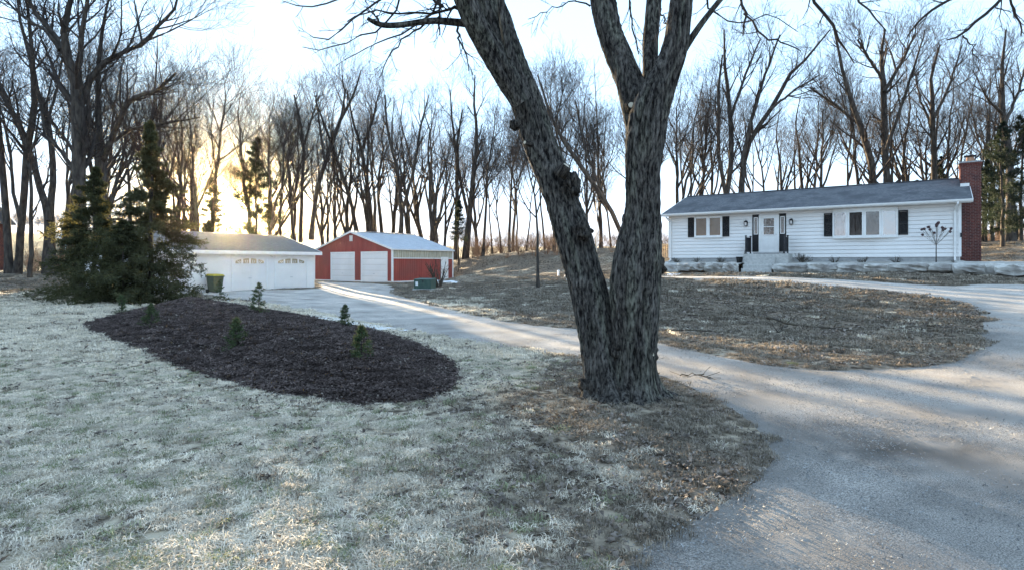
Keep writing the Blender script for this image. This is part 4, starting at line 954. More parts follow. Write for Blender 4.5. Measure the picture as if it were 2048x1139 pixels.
row([955, 1026, 1118, 1190, 1375], (84, 105), lambda u: 215, 10, 'leafless tree deep in the wood beyond the dirt bank, %s from the barn', 'far trees in the wood', protos + thin)
row([1405, 1520, 1622, 1740, 1858, 2000], (80, 100), lambda u: 170, 11, 'leafless tree deep in the wood beyond the house, %s from the maple', 'far trees in the wood', protos)

for k, (x, y) in enumerate(((-16, -12), (-20, -16), (-22, -7), (-25, -20), (-27, -12), (-30, -4), (-32, -24), (-34, 2), (-38, 9), (-36, -14), (-15, -24), (-42, 3), (-13, -3), (-18, -4), (-23, -1), (-17, -8))):
    put_tree('bare_tree', protos[k % 12], x, y, 'leafless tree across the road, mirrored in the window glass, %s from the drive' % ORD[k], 'tree', 'trees across the road', .7, k * 1.1)

# ------------------------------------------------------------------ conifers
def conifer_meshes(name, seed, H, W, nwh, per, shoots, nl, nw, bare=.06, power=.85, droop=.25, upt=.25, needle_n=7, extra=()):
    """A conifer at the origin: trunk, boughs and needle sprays as small blades."""
    rng = np.random.default_rng(seed)
    tp = np.stack([rng.normal(size=10) * .01 * H * np.linspace(0, 1, 10), rng.normal(size=10) * .01 * H * np.linspace(0, 1, 10), np.linspace(-.15, H, 10)], 1)
    tr = H * .014 * np.linspace(1.1, .06, 10) + .004
    z = bare * H + (H * .985 - bare * H) * (np.linspace(0, 1, nwh) ** .92); zz = np.repeat(z, per) + rng.normal(size=nwh * per) * H * .012
    zz = np.clip(zz, .02 * H, H * .99); az = rng.random(nwh * per) * 2 * math.pi
    L = W / 2 * (1 - zz / H) ** power * (.42 + .9 * rng.random(nwh * per)) + .03 * H * (1 - zz / H) + .02
    d = np.stack([np.cos(az), np.sin(az), np.full(len(az), -.12) + .5 * (zz / H) ** 2], 1); d = norm(d)
    p = np.stack([np.interp(zz, tp[:, 2], tp[:, 0]), np.interp(zz, tp[:, 2], tp[:, 1]), zz], 1); out = [p]; n = 6
    for s in range(n - 1):
        d = norm(d + rng.normal(size=d.shape) * .06 + np.array([0, 0, -droop * .3 if s < 2 else upt * .4])); p = p + d * (L / (n - 1))[:, None]; out.append(p)
    BP = np.stack(out, 1); BR = (.006 + .010 * L / max(L.max(), 1e-6) * H / 7)[:, None] * np.linspace(1, .3, n)[None]
    Vt, Ft = join([tubes(tp[None], tr[None], 8), tubes(BP, BR, 3)])
    SP, SR = branch(rng, BP, BR, shoots, .10, 1.0, (30, 65), np.maximum(.018 * H, .34 * L)[:, None], 4, -.02, .12, .5, tip=.4)
    for frac in extra:
        k_ = L > np.quantile(L, frac); S2, _ = branch(rng, BP[k_], BR[k_], shoots, .25, 1.0, (25, 60), np.maximum(.018 * H, .30 * L[k_])[:, None], 4, -.03, .12, .5, tip=.4); SP = np.concatenate([SP, S2])
    SP = np.concatenate([SP, np.stack([resample(b[2:], 4) for b in BP])])
    # needles: short blades standing off each shoot
    m = len(SP); t = rng.random((m, needle_n)) * 2.98; i = t.astype(int); w = (t - i)[..., None]; mi = np.arange(m)[:, None]
    b = SP[mi, i] * (1 - w) + SP[mi, i + 1] * w; tg = norm(SP[mi, i + 1] - SP[mi, i]); nd = norm(tg * .9 + rng.normal(size=b.shape) * .75); b = b.reshape(-1, 3); nd = nd.reshape(-1, 3)
    sd = norm(np.cross(nd, rng.normal(size=nd.shape))); ln = nl * (.6 + .8 * rng.random(len(b)))[:, None]
    V = np.stack([b - sd * nw * .5, b + sd * nw * .5, b + nd * ln * .6 + sd * nw * .5, b + nd * ln, b + nd * ln * .6 - sd * nw * .5], 1).reshape(-1, 3)
    q = np.arange(len(b))[:, None] * 5; Fc = np.concatenate([q + np.array([[0, 1, 2, 4]]), q + np.array([[4, 2, 3, 3]])])[:len(b)]
    Fc = np.concatenate([q + np.array([[0, 1, 2]]), q + np.array([[0, 2, 4]]), q + np.array([[4, 2, 3]])])
    return np_mesh(name + '_trunk', Vt, Ft, True), np_mesh(name + '_crown', V, Fc)
def conifer(name, label, cat, x, y, z, me2, needle, s=1.0, rz=0.0, group=None):
    for m_, k in zip(me2, ('bark_far', needle)):
        if not m_.materials: m_.materials.append(M[k])
    return put_tree(name, me2, x, y, label, cat, group, s, rz, z=z)
sx_, sy_ = px(302, 600, 23.5)[:2]
conifer('spruce_tree', 'tall pointed dark spruce next to the white garage, the taller of two grown together', 'tree', sx_, sy_, T1(sx_, sy_), conifer_meshes('spruce_a', 11, 7.4, 4.9, 30, 7, 13, .11, .019, bare=.02, power=1.15, needle_n=11, extra=(0, .4, .7), droop=.5), 'needle')
sx_, sy_ = px(188, 600, 24.6)[:2]
conifer('spruce_tree', 'wide spruce with long low boughs on the lawn side of the taller one', 'tree', sx_, sy_, T1(sx_, sy_), conifer_meshes('spruce_b', 12, 5.6, 5.6, 25, 7, 13, .11, .019, bare=.02, power=1.05, needle_n=11, extra=(0, .4, .7), droop=.5), 'needle')
sx_, sy_ = px(245, 603, 22.6)[:2]
conifer('spruce_tree', 'low bushy spruce filling the gap at the foot of the two tall ones', 'tree', sx_, sy_, T1(sx_, sy_), conifer_meshes('spruce_c', 13, 3.2, 4.4, 15, 8, 12, .11, .019, bare=.03, power=.8, needle_n=13, extra=(0, .5), droop=.5), 'needle')
bigc = conifer_meshes('pine_a', 21, 14.0, 7.4, 21, 5, 11, .26, .030, bare=.14, power=.8, droop=.05, upt=.3, needle_n=10, extra=(.2, .5))
bigd = conifer_meshes('pine_b', 22, 12.0, 6.6, 19, 5, 11, .26, .030, bare=.14, power=.85, droop=.05, upt=.3, needle_n=10, extra=(.2, .5))
def at_px(u, Y): x = (u - 1024) / F * Y; return x, Y, T1(x, Y)
conifer('conifer_tree', 'shaggy dark conifer behind the garage roof, right beside the setting sun', 'tree', *at_px(512, 68), bigc, 'needle_pine', s=1.12)
conifer('conifer_tree', 'slimmer dark conifer behind the garage roof, farther from the setting sun', 'tree', *at_px(424, 74), bigd, 'needle_pine', s=.95, rz=1)
conifer('conifer_tree', 'small ragged dark conifer beside the far corner of the red barn', 'tree', *at_px(917, 64), conifer_meshes('conifer_s', 23, 7.0, 2.2, 20, 6, 6, .2, .03, bare=.42, power=.6), 'needle_pine')
for k, (u, Y, sc, lb) in enumerate(((2005, 43, .66, 'tall dark pine beyond the chimney, the one nearest the right edge of the wood'), (1972, 50, .58, 'dark pine just to the right of the brick chimney'), (2042, 47, .72, 'dark pine cut off by the right edge of the picture'),
                                    (1835, 62, .62, 'dark pine low behind the roof ridge, two trees left of the chimney'), (1880, 60, .68, 'dark pine low behind the roof ridge, next to the chimney'), (1722, 60, .55, 'small dark evergreen peeping over the roof ridge above the bow window'))):
    conifer('pine_tree', lb, 'tree', *at_px(u, Y), (bigc, bigd)[k % 2], 'needle_pine', s=sc, rz=k * 1.3, group='dark pines behind the house')
# young spruces in the mulch bed
yl = [((243, 627), .62, 'tiny young spruce at the lawn end of the mulch bed before the big spruces'), ((303, 652), .55, 'faint little spruce near the lawn tip of the mulch bed'), ((440, 602), .62, 'young spruce at the back of the mulch mound before the wheeled bin'),
      ((518, 627), .95, 'open pointed spruce sapling on the far mulch rim before the garage doors'), ((472, 697), .62, 'bushy spruce sapling in the middle of the dark mulch'), ((690, 657), .74, 'spruce sapling on the driveway rim of the mulch bed'), ((723, 719), .60, 'dense dark green sapling at the near end of the mulch bed')]
for k, ((u, v), h, lb) in enumerate(yl):
    Y = np.geomspace(4, 60, 900); X = (u - 1024) / F * Y; Z = EYE - (v - H0) / F * Y; ib = np.nonzero(Z <= ground_z(X, Y))[0][0]; x, y = X[ib], Y[ib]
    top = {0: 592, 1: 610, 2: 560, 3: 568, 4: 640, 5: 612, 6: 655}[k]; h = (v - top) / F * y
    wide = (.75, .85, .8, .75, .85, .7, .8)[k]
    me2 = conifer_meshes('sapling%d' % k, 40 + k, h, h * wide * 1.1, 8, 5, 5, .05, .008, bare=.06, power=.8, needle_n=8, upt=.5, droop=0)
    conifer('spruce_sapling', lb, 'sapling', x, y, gz1(x, y), me2, 'needle_young', group='young spruces in the mulch bed')

# ------------------------------------------------------------------ the great maple in front
mY = MY; mz = T1(MX, MY)
maple = thing('maple_tree', 'huge two-stemmed maple with dark furrowed bark standing beside the driveway', 'tree', (MX, MY, mz), 0)
def mp_(u, v, dy=0.0):
    Yq = mY + dy; p = px(u, v, Yq); return np.array([p[0] - MX, p[1] - MY, p[2] - mz])
def side_dy(u):
    return -.0013 * max(0, u - 1376) - .0012 * max(0, 930 - u)
def bark_tube(name, path, parent, sides=88, step=.022, flare=0.0, amp=.022, seed=0, dy0=0.0, dy1=0.0, roots=()):
    n0 = len(path); P = []
    for i, q in enumerate(path):
        dy = dy0 + (dy1 - dy0) * i / (n0 - 1); p = mp_(q[0], q[1], dy); P.append((*p, q[2] / F * (mY + dy) / 2))
    P = np.array(P); L = np.linalg.norm(np.diff(P[:, :3], axis=0), axis=1).sum(); n = max(8, int(L / step))
    # smooth the traced line
    Q = resample(P, max(24, n // 4))
    for _ in range(3): Q[1:-1] = .25 * Q[:-2] + .5 * Q[1:-1] + .25 * Q[2:]
    Q = resample(Q, n); C, r = Q[:, :3], Q[:, 3]
    tg = norm(np.gradient(C, axis=0)); a = norm(np.cross(tg, np.array([0., 1, 0]))); b = np.cross(tg, a)
    th = np.arange(sides) * 2 * math.pi / sides
    s = np.linspace(0, L, n)[:, None]; T_ = np.broadcast_to(th, (n, sides)); rr = np.broadcast_to(r[:, None], (n, sides))
    ca, sa = np.cos(T_), np.sin(T_); S = np.broadcast_to(s, (n, sides))
    warp = .5 * vnoise(ca * 2 + seed, sa * 2, S * 1.6, seed) 
    k = 9.0 + 0 * rr
    n1 = vnoise(ca * k * .9 + seed * 3 + warp * 2, sa * k * .9, S * 4.2 + warp, seed + 1); n2 = vnoise(ca * k * 2 + seed, sa * k * 2, S * 10, seed + 2); n3 = vnoise(ca * 2.2 + seed, sa * 2.2, S * 1.9, seed + 4)
    ridge = 1 - np.abs(2 * n1 - 1); ridge2 = 1 - np.abs(2 * n2 - 1)
    sc = np.clip(rr / .20, .15, 1)
    disp = amp * sc * ((ridge - .6) * 1.3 + (ridge2 - .6) * .7) + .035 * sc * (n3 - .5)
    rad = rr + disp
    if flare > 0:
        hgt = C[:, 2][:, None]; f = np.exp(-np.clip(hgt, -.2, 9) / .17)
        lob = .35 + .65 * (.5 + .5 * np.cos(T_ * 5 + seed + 2.2 * n3)) ** 2
        rad = rad + flare * f * lob
    V = C[:, None] + rad[..., None] * (a[:, None] * ca[..., None] + b[:, None] * sa[..., None])
    i = np.arange(n - 1)[:, None] * sides; j = np.arange(sides)[None]; j2 = (j + 1) % sides
    Fq = np.stack([i + j, i + j2, i + sides + j2, i + sides + j], -1).reshape(-1, 4)
    w = np.clip((ridge * .65 + ridge2 * .35 - .30) / .5, 0, 1); cc = (.40 + .85 * w)[..., None] * np.ones(3)
    lich = np.clip(vnoise(ca * 3 + 9, sa * 3, S * 2.3, seed + 7) * 2.2 - 1.05, 0, 1)[..., None]      # grey-green lichen
    cc = cc * (1 + lich * np.array([.35, .45, .30]))
    return link(name, np_mesh(name, V.reshape(-1, 3), Fq, True, cc.reshape(-1, 3)), M['bark'], parent)
LT = [(1216, 812, 96), (1210, 764, 82), (1199, 712, 70), (1190, 637, 69), (1179, 578, 71), (1160, 518, 68), (1143, 459, 68), (1130, 420, 66), (1107, 352, 67), (1079, 289, 64), (1053, 203, 60), (1030, 148, 56), (998, 51, 53), (980, 0, 49), (945, -100, 44), (900, -260, 34), (870, -420, 20), (850, -520, 8)]
LS = [(1044, 205, 44), (1010, 150, 46), (972, 85, 46), (950, 51, 43), (929, 0, 41), (890, -100, 36), (830, -250, 26), (790, -400, 15), (770, -500, 6)]
RT = [(1266, 812, 112), (1266, 764, 88), (1270, 677, 85), (1269, 605, 91), (1271, 558, 96), (1277, 500, 86), (1286, 440, 68), (1288, 400, 62), (1286, 332, 68), (1290, 270, 78), (1302, 211, 74), (1320, 170, 58), (1334, 140, 52), (1350, 98, 48), (1363, 0, 40), (1376, -100, 36), (1400, -260, 28), (1420, -420, 16), (1430, -520, 6)]
RS = [(1284, 275, 54), (1266, 190, 56), (1252, 145, 51), (1237, 109, 50), (1217, 59, 46), (1206, 0, 47), (1190, -100, 40), (1150, -260, 28), (1120, -400, 15), (1105, -500, 6)]
MS = [(1296, 235, 34), (1302, 150, 31), (1300, 98, 30), (1308, 0, 28), (1316, -150, 22), (1330, -350, 12), (1336, -450, 5)]
bark_tube('trunk', LT, maple, flare=.22, seed=3, dy0=-.02, dy1=.7)
bark_tube('trunk', RT, maple, flare=.24, seed=8, dy0=0.0, dy1=-.5)
bark_tube('limb', LS, maple, sides=64, seed=14, dy0=.02, dy1=-.7)
bark_tube('limb', RS, maple, sides=64, seed=19, dy0=-.06, dy1=.6)
bark_tube('limb', MS, maple, sides=48, seed=23, dy0=.16, dy1=.9)
bark_tube('limb', [(1356, 120, 16), (1371, 94, 14), (1406, 43, 12), (1440, 0, 10), (1500, -70, 8), (1600, -150, 5), (1650, -210, 3)], maple, sides=24, seed=27, amp=.012, dy0=-.02, dy1=-.4)
bark_tube('limb', [(950, 50, 17), (930, 47, 15), (867, 41, 12), (805, 50, 11), (762, 52, 11), (745, 44, 9), (735, 37, 7)], maple, sides=24, seed=31, amp=.012, dy0=0, dy1=-.25)
bark_tube('limb', [(1000, -20, 14), (1004, 30, 14), (1012, 75, 15), (1017, 105, 13), (1018, 118, 7)], maple, sides=24, seed=35, amp=.01, dy0=-.19, dy1=-.17).name = 'broken_limb'
OL = [(1374, -90, 16), (1480, -160, 14), (1650, -185, 12), (1850, -145, 10), (2010, -95, 8), (2120, -20, 5), (2180, 60, 3)]
def twig_line(pts, n=12):
    return resample(np.array([(*mp_(u, v, side_dy(u) + d), w / F * mY / 2) for u, v, w, d in pts]), n)
tw = [[(u, v, w, 0) for u, v, w in OL],
      [(1470, -155, 7, 0), (1483, 0, 5, .1), (1488, 30, 5, .12), (1485, 72, 2, .15)], [(1487, 28, 4, .12), (1500, 37, 4, .1), (1523, 70, 4, 0), (1563, 87, 3, -.1), (1603, 100, 2, -.2)],
      [(1590, -180, 7, 0), (1627, 0, 6, .2), (1654, 37, 6, .25), (1680, 83, 5, .3), (1694, 103, 3, .35), (1705, 130, 2, .4)], [(1680, -185, 6, 0), (1714, 0, 4, -.2), (1740, 30, 3, -.25), (1770, 63, 2, -.3)],
      [(1900, -135, 7, 0), (1930, -30, 5, .1), (1904, 0, 5, .15), (1864, 20, 5, .2), (1840, 37, 4, .3), (1814, 73, 2, .35)], [(2010, -95, 6, 0), (2030, -40, 5, -.1), (2004, 0, 5, -.1), (1964, 33, 5, -.1), (1927, 70, 4, -.05), (1900, 80, 2, -.1)], [(2030, -85, 6, 0), (2018, -20, 4, .2), (2030, 27, 4, .2), (2047, 73, 2, .2)],
      [(1927, 70, 3, -.05), (1945, 95, 2, 0), (1958, 125, 1.5, 0)], [(1405, -60, 6, 0), (1420, 20, 4, .3), (1470, 50, 3, .4), (1540, 30, 2, .3), (1600, 62, 1.5, .3)],
      [(925, 8, 6, 0), (880, 25, 5, 0), (800, 28, 4, 0), (740, 20, 3, 0), (690, 40, 2, 0)], [(908, -40, 6, 0), (860, 30, 5, .2), (820, 60, 4, .3), (770, 80, 3, .35), (720, 100, 2, .4), (690, 122, 1.5, .4)],
      [(914, 45, 5, 0), (918, 78, 4, -.1), (930, 105, 3, -.1), (940, 140, 2, -.1)], [(879, -30, 5, .1), (879, 39, 5, 0), (877, 59, 4, 0), (883, 68, 2, 0)], [(867, 39, 5, 0), (836, 58, 4, .1), (809, 74, 3, .2), (777, 113, 2.5, .3), (758, 156, 1.5, .3)],
      [(880, -60, 6, 0), (780, -30, 4, .2), (670, 2, 3.5, .3), (608, 18, 3, .3), (564, 0, 1.5, .3)], [(870, -50, 6, 0), (760, 0, 4, -.2), (720, 25, 3.5, -.2), (690, 55, 3, -.2), (655, 80, 3, -.2), (625, 72, 2, -.2), (597, 53, 1.5, -.2)], [(840, -100, 6, 0), (790, 20, 4, .4), (760, 60, 3.5, .45), (700, 85, 3, .5), (640, 100, 2, .5), (605, 97, 1.5, .5)],
      [(1182, 10, 4, -.2), (1150, 3, 3, -.2), (1100, 20, 2, -.2), (1060, 40, 1.5, -.2)], [(1250, -40, 4, -.2), (1262, 40, 3, -.25), (1275, 90, 3, -.3), (1280, 110, 2, -.3)], [(1320, 20, 3, -.2), (1335, 50, 3, -.2), (1345, 62, 2, -.2)],
      [(930, 10, 8, 0), (900, 20, 7, -.1), (870, 5, 6, -.1), (840, -20, 4, -.1)], [(760, 51, 5, -.2), (755, 35, 4, -.2), (745, 25, 3, -.2), (731, 18, 2, -.2)]]
TP = np.stack([twig_line(t_) for t_ in tw]); TPp, TPr = TP[..., :3], np.maximum(TP[..., 3], .004)
rngm = np.random.default_rng(77); TPp = TPp + rngm.normal(size=TPp.shape) * np.array([.008, .02, .008])
t2, r2 = branch(rngm, TPp, TPr, 7, .2, 1.0, (25, 60), .42, 6, -.03, .16, .55, droop=.10); r2 = np.maximum(r2, .0026)
t3, r3 = branch(rngm, t2, r2, 3, .25, 1.0, (25, 60), .17, 4, .02, .2, .7); r3 = np.maximum(r3, .0022)
# the crown above the picture
hiP = []
for path, d1 in ((LT, .7), (LS, -.7), (RT, -.5), (RS, .6), (MS, .9)):
    q = [(u, v, w, d1 * (1 if v < -100 else .6)) for u, v, w in path if v < -60]
    hiP.append(resample(np.array([(*mp_(u, v, d), w / F * mY / 2) for u, v, w, d in q]), 12))
hiP = np.stack(hiP); h1, k1 = branch(rngm, hiP[..., :3], hiP[..., 3], 7, .25, 1.0, (30, 60), 2.8, 9, .07, .1, .6, tip=.15)
k1 = np.maximum(k1, .01); h2, k2 = branch(rngm, h1, k1, 6, .2, 1.0, (25, 55), 1.3, 6, .05, .14, .6); k2 = np.maximum(k2, .005); h3, k3 = branch(rngm, h2, k2, 5, .2, 1.0, (25, 55), .5, 4, .02, .18, .6); k3 = np.maximum(k3, .003)
crown = np_mesh('maple_crown', *join([tubes(TPp, TPr, 6), tubes(t2, r2, 4), tubes(t3, r3, 3), tubes(h1, k1, 5), tubes(h2, k2, 3), tubes(h3, k3, 3)]), True)
link('crown', crown, M['twig'], maple)
rr2 = np.random.default_rng(12)
for k, az in enumerate((-2.7, -2.2, -1.75, -1.3, -.8, -.35, .2, 2.9)):
    n_ = 26; tt = np.linspace(0, 1, n_); L_ = .55 + .25 * rr2.random(); d_ = np.array([math.cos(az), math.sin(az)]); st = np.array([.02, 0]) + d_ * np.array([.34, .22])
    p_ = st[None] + d_[None] * (tt * L_)[:, None] + np.stack([np.sin(tt * 4 + k) * .03, np.cos(tt * 4 + k) * .03], 1); zz_ = .20 * np.exp(-tt * 4.5) - .01 - .07 * tt
    C_ = np.column_stack([p_, zz_]); r_ = .085 * (1 - .62 * tt); V_, F_ = tubes(C_[None], r_[None], 20); nz_ = 1 - np.abs(2 * vnoise(V_[:, 0] * 22, V_[:, 1] * 22, V_[:, 2] * 9, 50 + k) - 1)
    cen = np.repeat(C_, 20, 0); V_ = cen + (V_ - cen) * (1 + .30 * (nz_ - .6))[:, None]
    link('root', np_mesh('root', V_, F_, True, (.45 + .6 * nz_)[:, None] * np.ones(3)), M['bark'], maple)
def scar(u, v, rad, dy, tilt, stub=.05, pale=True, parent=maple):
    """A pruned stub: callus ring of bark with the pale cut wood inside."""
    c = mp_(u, v, dy); ring = MB(); k = 14
    prof = [(rad * 1.75, -.09), (rad * 1.7, -.02), (rad * 1.45, stub * .7), (rad * 1.15, stub), (rad * .95, stub * .8), (rad * .9, stub * .3)]
    ring.lathe(prof, (0, 0, 0), k); o = ring.build('pruning_scar', M['bark'], parent, smooth=True)
    for vtx in o.data.vertices: vtx.co += Vector(np.array([vnoise([vtx.co.x * 40], [vtx.co.y * 40], vtx.co.z * 40 + u, 5 + i)[0] - .5 for i in range(3)]) * rad * .35)
    ca_ = o.data.color_attributes.new('Col', 'FLOAT_COLOR', 'POINT'); ca_.data.foreach_set('color', np.tile([.75, .72, .7, 1], len(o.data.vertices)).astype(np.float32))
    o.location = c; o.rotation_euler = tilt
    if pale:
        w = MB().lathe([(rad * .96, stub * .3), (rad * .94, stub * .85), (rad * .5, stub * .9)], (0, 0, 0), k).build('cut_face', M['cutwood'], o)
    return o
def burl(u, v, rad, dy, seed):
    bm = bmesh.new(); bmesh.ops.create_icosphere(bm, subdivisions=4, radius=rad)
    for vv in bm.verts:
        d = vv.co.normalized(); q = d * 2.2; n_ = vnoise([q.x + seed], [q.y], q.z, seed)[0] - .5; m_ = 1 - abs(2 * vnoise([q.x * 3], [q.y * 3 + seed], q.z * 3, seed + 1)[0] - 1); f_ = 1 - abs(2 * vnoise([q.x * 8], [q.y * 8 + seed], q.z * 8, seed + 2)[0] - 1)
        vv.co = d * rad * (.85 + .7 * n_ + .28 * m_ + .10 * f_); vv.co.z *= 1.15
    me = bpy.data.meshes.new('burl'); bm.to_mesh(me); bm.free(); me.shade_smooth()
    a = me.color_attributes.new('Col', 'FLOAT_COLOR', 'POINT'); a.data.foreach_set('color', np.tile([.7, .68, .66, 1], len(me.vertices)).astype(np.float32))
    o = link('burl', me, M['bark'], maple); o.location = mp_(u, v, dy)
rT = lambda w: -w / F * mY / 2
scar(1262, 213, .034, rT(62), (R(80), 0, R(-10)), .05); scar(1272, 206, .026, rT(62), (R(75), 0, R(20)), .05)
scar(1292, 226, .024, rT(70), (R(85), 0, R(35)), .03); scar(1303, 282, .018, rT(66), (R(80), 0, R(30)), .04)
scar(1128, 338, .045, rT(26), (R(30), R(35), 0), .06); scar(1052, 286, .020, rT(46), (R(85), 0, R(-40)), .03); scar(1302, 706, .032, rT(66), (R(80), 0, R(40)), .04); scar(1294, 562, .022, rT(90), (R(85), 0, R(15)), .03)
for k, b_ in enumerate(((1266, 212, .085, rT(36)), (1144, 362, .075, rT(16)), (1150, 378, .06, rT(20)), (1166, 462, .085, rT(50)), (1270, 478, .11, rT(50)), (1286, 320, .085, rT(40)), (1316, 530, .08, rT(20)), (1282, 655, .09, rT(60)), (1240, 700, .08, rT(44)), (1258, 440, .07, rT(30)), (1300, 706, .08, rT(50)), (1180, 770, .10, rT(30)), (1300, 780, .11, rT(40)), (1240, 790, .10, rT(80)), (1030, 250, .05, rT(30)))): burl(*b_, k * 7 + 1)

# ------------------------------------------------------------------ smaller things in the yard
def place(u, v): x, y = gp(u, v); return x, y, gz1(x, y)
# wheeled bin
bx_, by_, _ = wpt(GO, GYAW, -7.9, -.7); bz_ = T1(bx_, by_)
bin_ = thing('wheeled_bin', 'dark green wheeled rubbish bin with yellow lid against the white garage', 'bin', (bx_, by_, bz_), GYAW)
b = MB(); b.add([(-.26, -.28, .06), (.26, -.28, .06), (.26, .26, .06), (-.26, .26, .06), (-.34, -.38, .98), (.34, -.38, .98), (.34, .34, .98), (-.34, .34, .98)], [(3, 2, 1, 0), (4, 5, 6, 7), (0, 1, 5, 4), (1, 2, 6, 5), (2, 3, 7, 6), (3, 0, 4, 7)]); b.build('body', M['bin'], bin_, bevel=.03)
b = MB(); b.box(-.365, .365, -.405, .36, .93, .985); b.build('rim', M['bin'], bin_, bevel=.01)
b = MB(); b.add([(-.37, -.43, .99), (.37, -.43, .99), (.37, .38, .99), (-.37, .38, .99), (-.30, -.34, 1.08), (.30, -.34, 1.08), (.30, .30, 1.11), (-.30, .30, 1.11)], [(3, 2, 1, 0), (4, 5, 6, 7), (0, 1, 5, 4), (1, 2, 6, 5), (2, 3, 7, 6), (3, 0, 4, 7)]); b.build('lid', M['bin_lid'], bin_, bevel=.02)
MB().bar((-.3, .42, .96), (.3, .42, .96), .04).build('handle', M['bin'], bin_)
for s_ in (-1, 1):
    w = MB().lathe([(.02, -.03), (.12, -.03), (.12, .03), (.02, .03)], (0, 0, 0), 16).build('wheel', M['tyre'], bin_); w.location = (s_ * .30, .26, .115); w.rotation_euler = (0, R(90), 0)
# pad-mounted transformer
x, y, z = place(850, 579)
tr_ = thing('utility_cabinet', 'squat green utility cabinet with a white sticker on the lawn before the barn', 'utility cabinet', (x, y, z), -.25)
MB().box(-.66, .66, -.52, .52, -.05, .06).build('pad', M['concrete'], tr_, bevel=.01)
MB().box(-.58, .58, -.45, .45, .06, .62).build('body', M['utility_green'], tr_, bevel=.015)
b = MB(); b.add([(-.61, -.48, .62), (.61, -.48, .62), (.61, .48, .62), (-.61, .48, .62), (-.60, -.47, .67), (.60, -.47, .67), (.60, .47, .73), (-.60, .47, .73)], [(3, 2, 1, 0), (4, 5, 6, 7), (0, 1, 5, 4), (1, 2, 6, 5), (2, 3, 7, 6), (3, 0, 4, 7)]); b.build('lid', M['utility_green'], tr_, bevel=.01)
MB().box(-.47, -.30, -.458, -.451, .27, .52).build('sticker', M['sticker'], tr_)
MB().box(.02, .08, -.475, -.451, .50, .60).build('latch', M['iron'], tr_)
MB().box(-.006, .006, -.456, -.45, .08, .60).build('door_seam', M['iron'], tr_)
# leafless shrub behind it
def shrub_mesh(name, seed, h, n, r0, per=4, spread=(10, 45), thick=1.0, lv3=True):
    rng = np.random.default_rng(seed); az = rng.random(n) * 6.283; an = np.radians(spread[0] + (spread[1] - spread[0]) * rng.random(n))
    d = np.stack([np.sin(an) * np.cos(az), np.sin(an) * np.sin(az), np.cos(an)], 1); p = np.stack([np.cos(az) * h * .06, np.sin(az) * h * .06, np.zeros(n) - .03], 1); out = [p]; L = h * (.7 + .4 * rng.random(n))
    for s in range(6): d = norm(d + rng.normal(size=d.shape) * .13); p = p + d * (L / 6)[:, None]; out.append(p)
    P = np.stack(out, 1); Rr = r0 * np.linspace(1, .45, 7)[None] * (.7 + .5 * rng.random(n))[:, None]
    P2, R2 = branch(rng, P, Rr, per, .3, 1, (25, 55), h * .32, 5, .05, .15, .6); ts = [tubes(P, Rr, 5), tubes(P2, R2, 4)]
    if lv3: P3, R3 = branch(rng, P2, R2, 3, .3, 1, (25, 55), h * .14, 4, .03, .15, .7); ts.append(tubes(P3, np.maximum(R3, .002), 3))
    return np_mesh(name, *join(ts), True)
x, y, z = place(878, 574)
tag(link('bare_shrub', shrub_mesh('bare_shrub', 3, 1.9, 16, .045, per=4, spread=(12, 42)), M['shrub']), 'dark pruned leafless shrub fanning out behind the green utility cabinet', 'shrub').location = (x, y, z)
# flagpole, marker post, yard trees
x, y, z = at_px(1193, 47)
fp = thing('flagpole', 'slim white pole standing in the yard between the maple stems', 'pole', (x, y, z))
hp = EYE - (338 - H0) / F * 47 - z
MB().lathe([(.05, -.1), (.05, hp * .5), (.035, hp)], (0, 0, 0), 10).build('shaft', M['pole'], fp, smooth=True)
MB().lathe([(.01, 0), (.06, .03), (.07, .07), (.05, .12), (.01, .14)], (0, 0, hp), 10).build('finial', M['pole'], fp)
MB().lathe([(.12, -.1), (.12, .10), (.06, .14)], (0, 0, 0), 12).build('base', M['concrete'], fp)
x, y, z = place(1117, 553)
po = thing('marker_post', 'short white post at the foot of the dirt bank', 'post', (x, y, z)); MB().box(-.07, .07, -.07, .07, -.1, .42).build('shaft', M['pole'], po, bevel=.01); MB().lathe([(.11, .42), (.11, .45), (.02, .5)], (0, 0, 0), 8).build('cap', M['pole'], po)
for k, (u, v) in enumerate(((1135, 556), (1140, 562), (1146, 557))):
    x, y, z = place(u, v); bm = bmesh.new(); bmesh.ops.create_icosphere(bm, subdivisions=2, radius=.28)
    for vv in bm.verts: vv.co *= (.75 + .5 * vnoise([vv.co.x * 5], [vv.co.y * 5], vv.co.z * 5 + k, k)[0]); vv.co.z *= .7
    me = bpy.data.meshes.new('rock'); bm.to_mesh(me); bm.free(); o = tag(link('rock', me, M['limestone']), ('pale rock nearest the short white post', 'pale rock nearest the camera beside the short white post', 'pale rock closest to the maple stem beside the short white post')[k], 'rock', 'rocks by the white post'); o.location = (x, y, z + .08)
x, y, z = place(1076, 574)
yt = thing('yard_tree', 'slim straight leafless yard tree in front of the dirt bank, left of the maple', 'tree', (x, y, z)); yt.scale = (.52,) * 3
for me, nm in zip(protos[11], ('trunk', 'crown')): link(nm, me, None, yt)
x, y, z = place(916, 548)
yt = thing('yard_tree', 'very thin sapling by the far corner of the red barn', 'tree', (x, y, z)); yt.scale = (.42,) * 3; yt.rotation_euler = (0, 0, 2)
for me, nm in zip(thin[1], ('trunk', 'crown')): link(nm, me, None, yt)
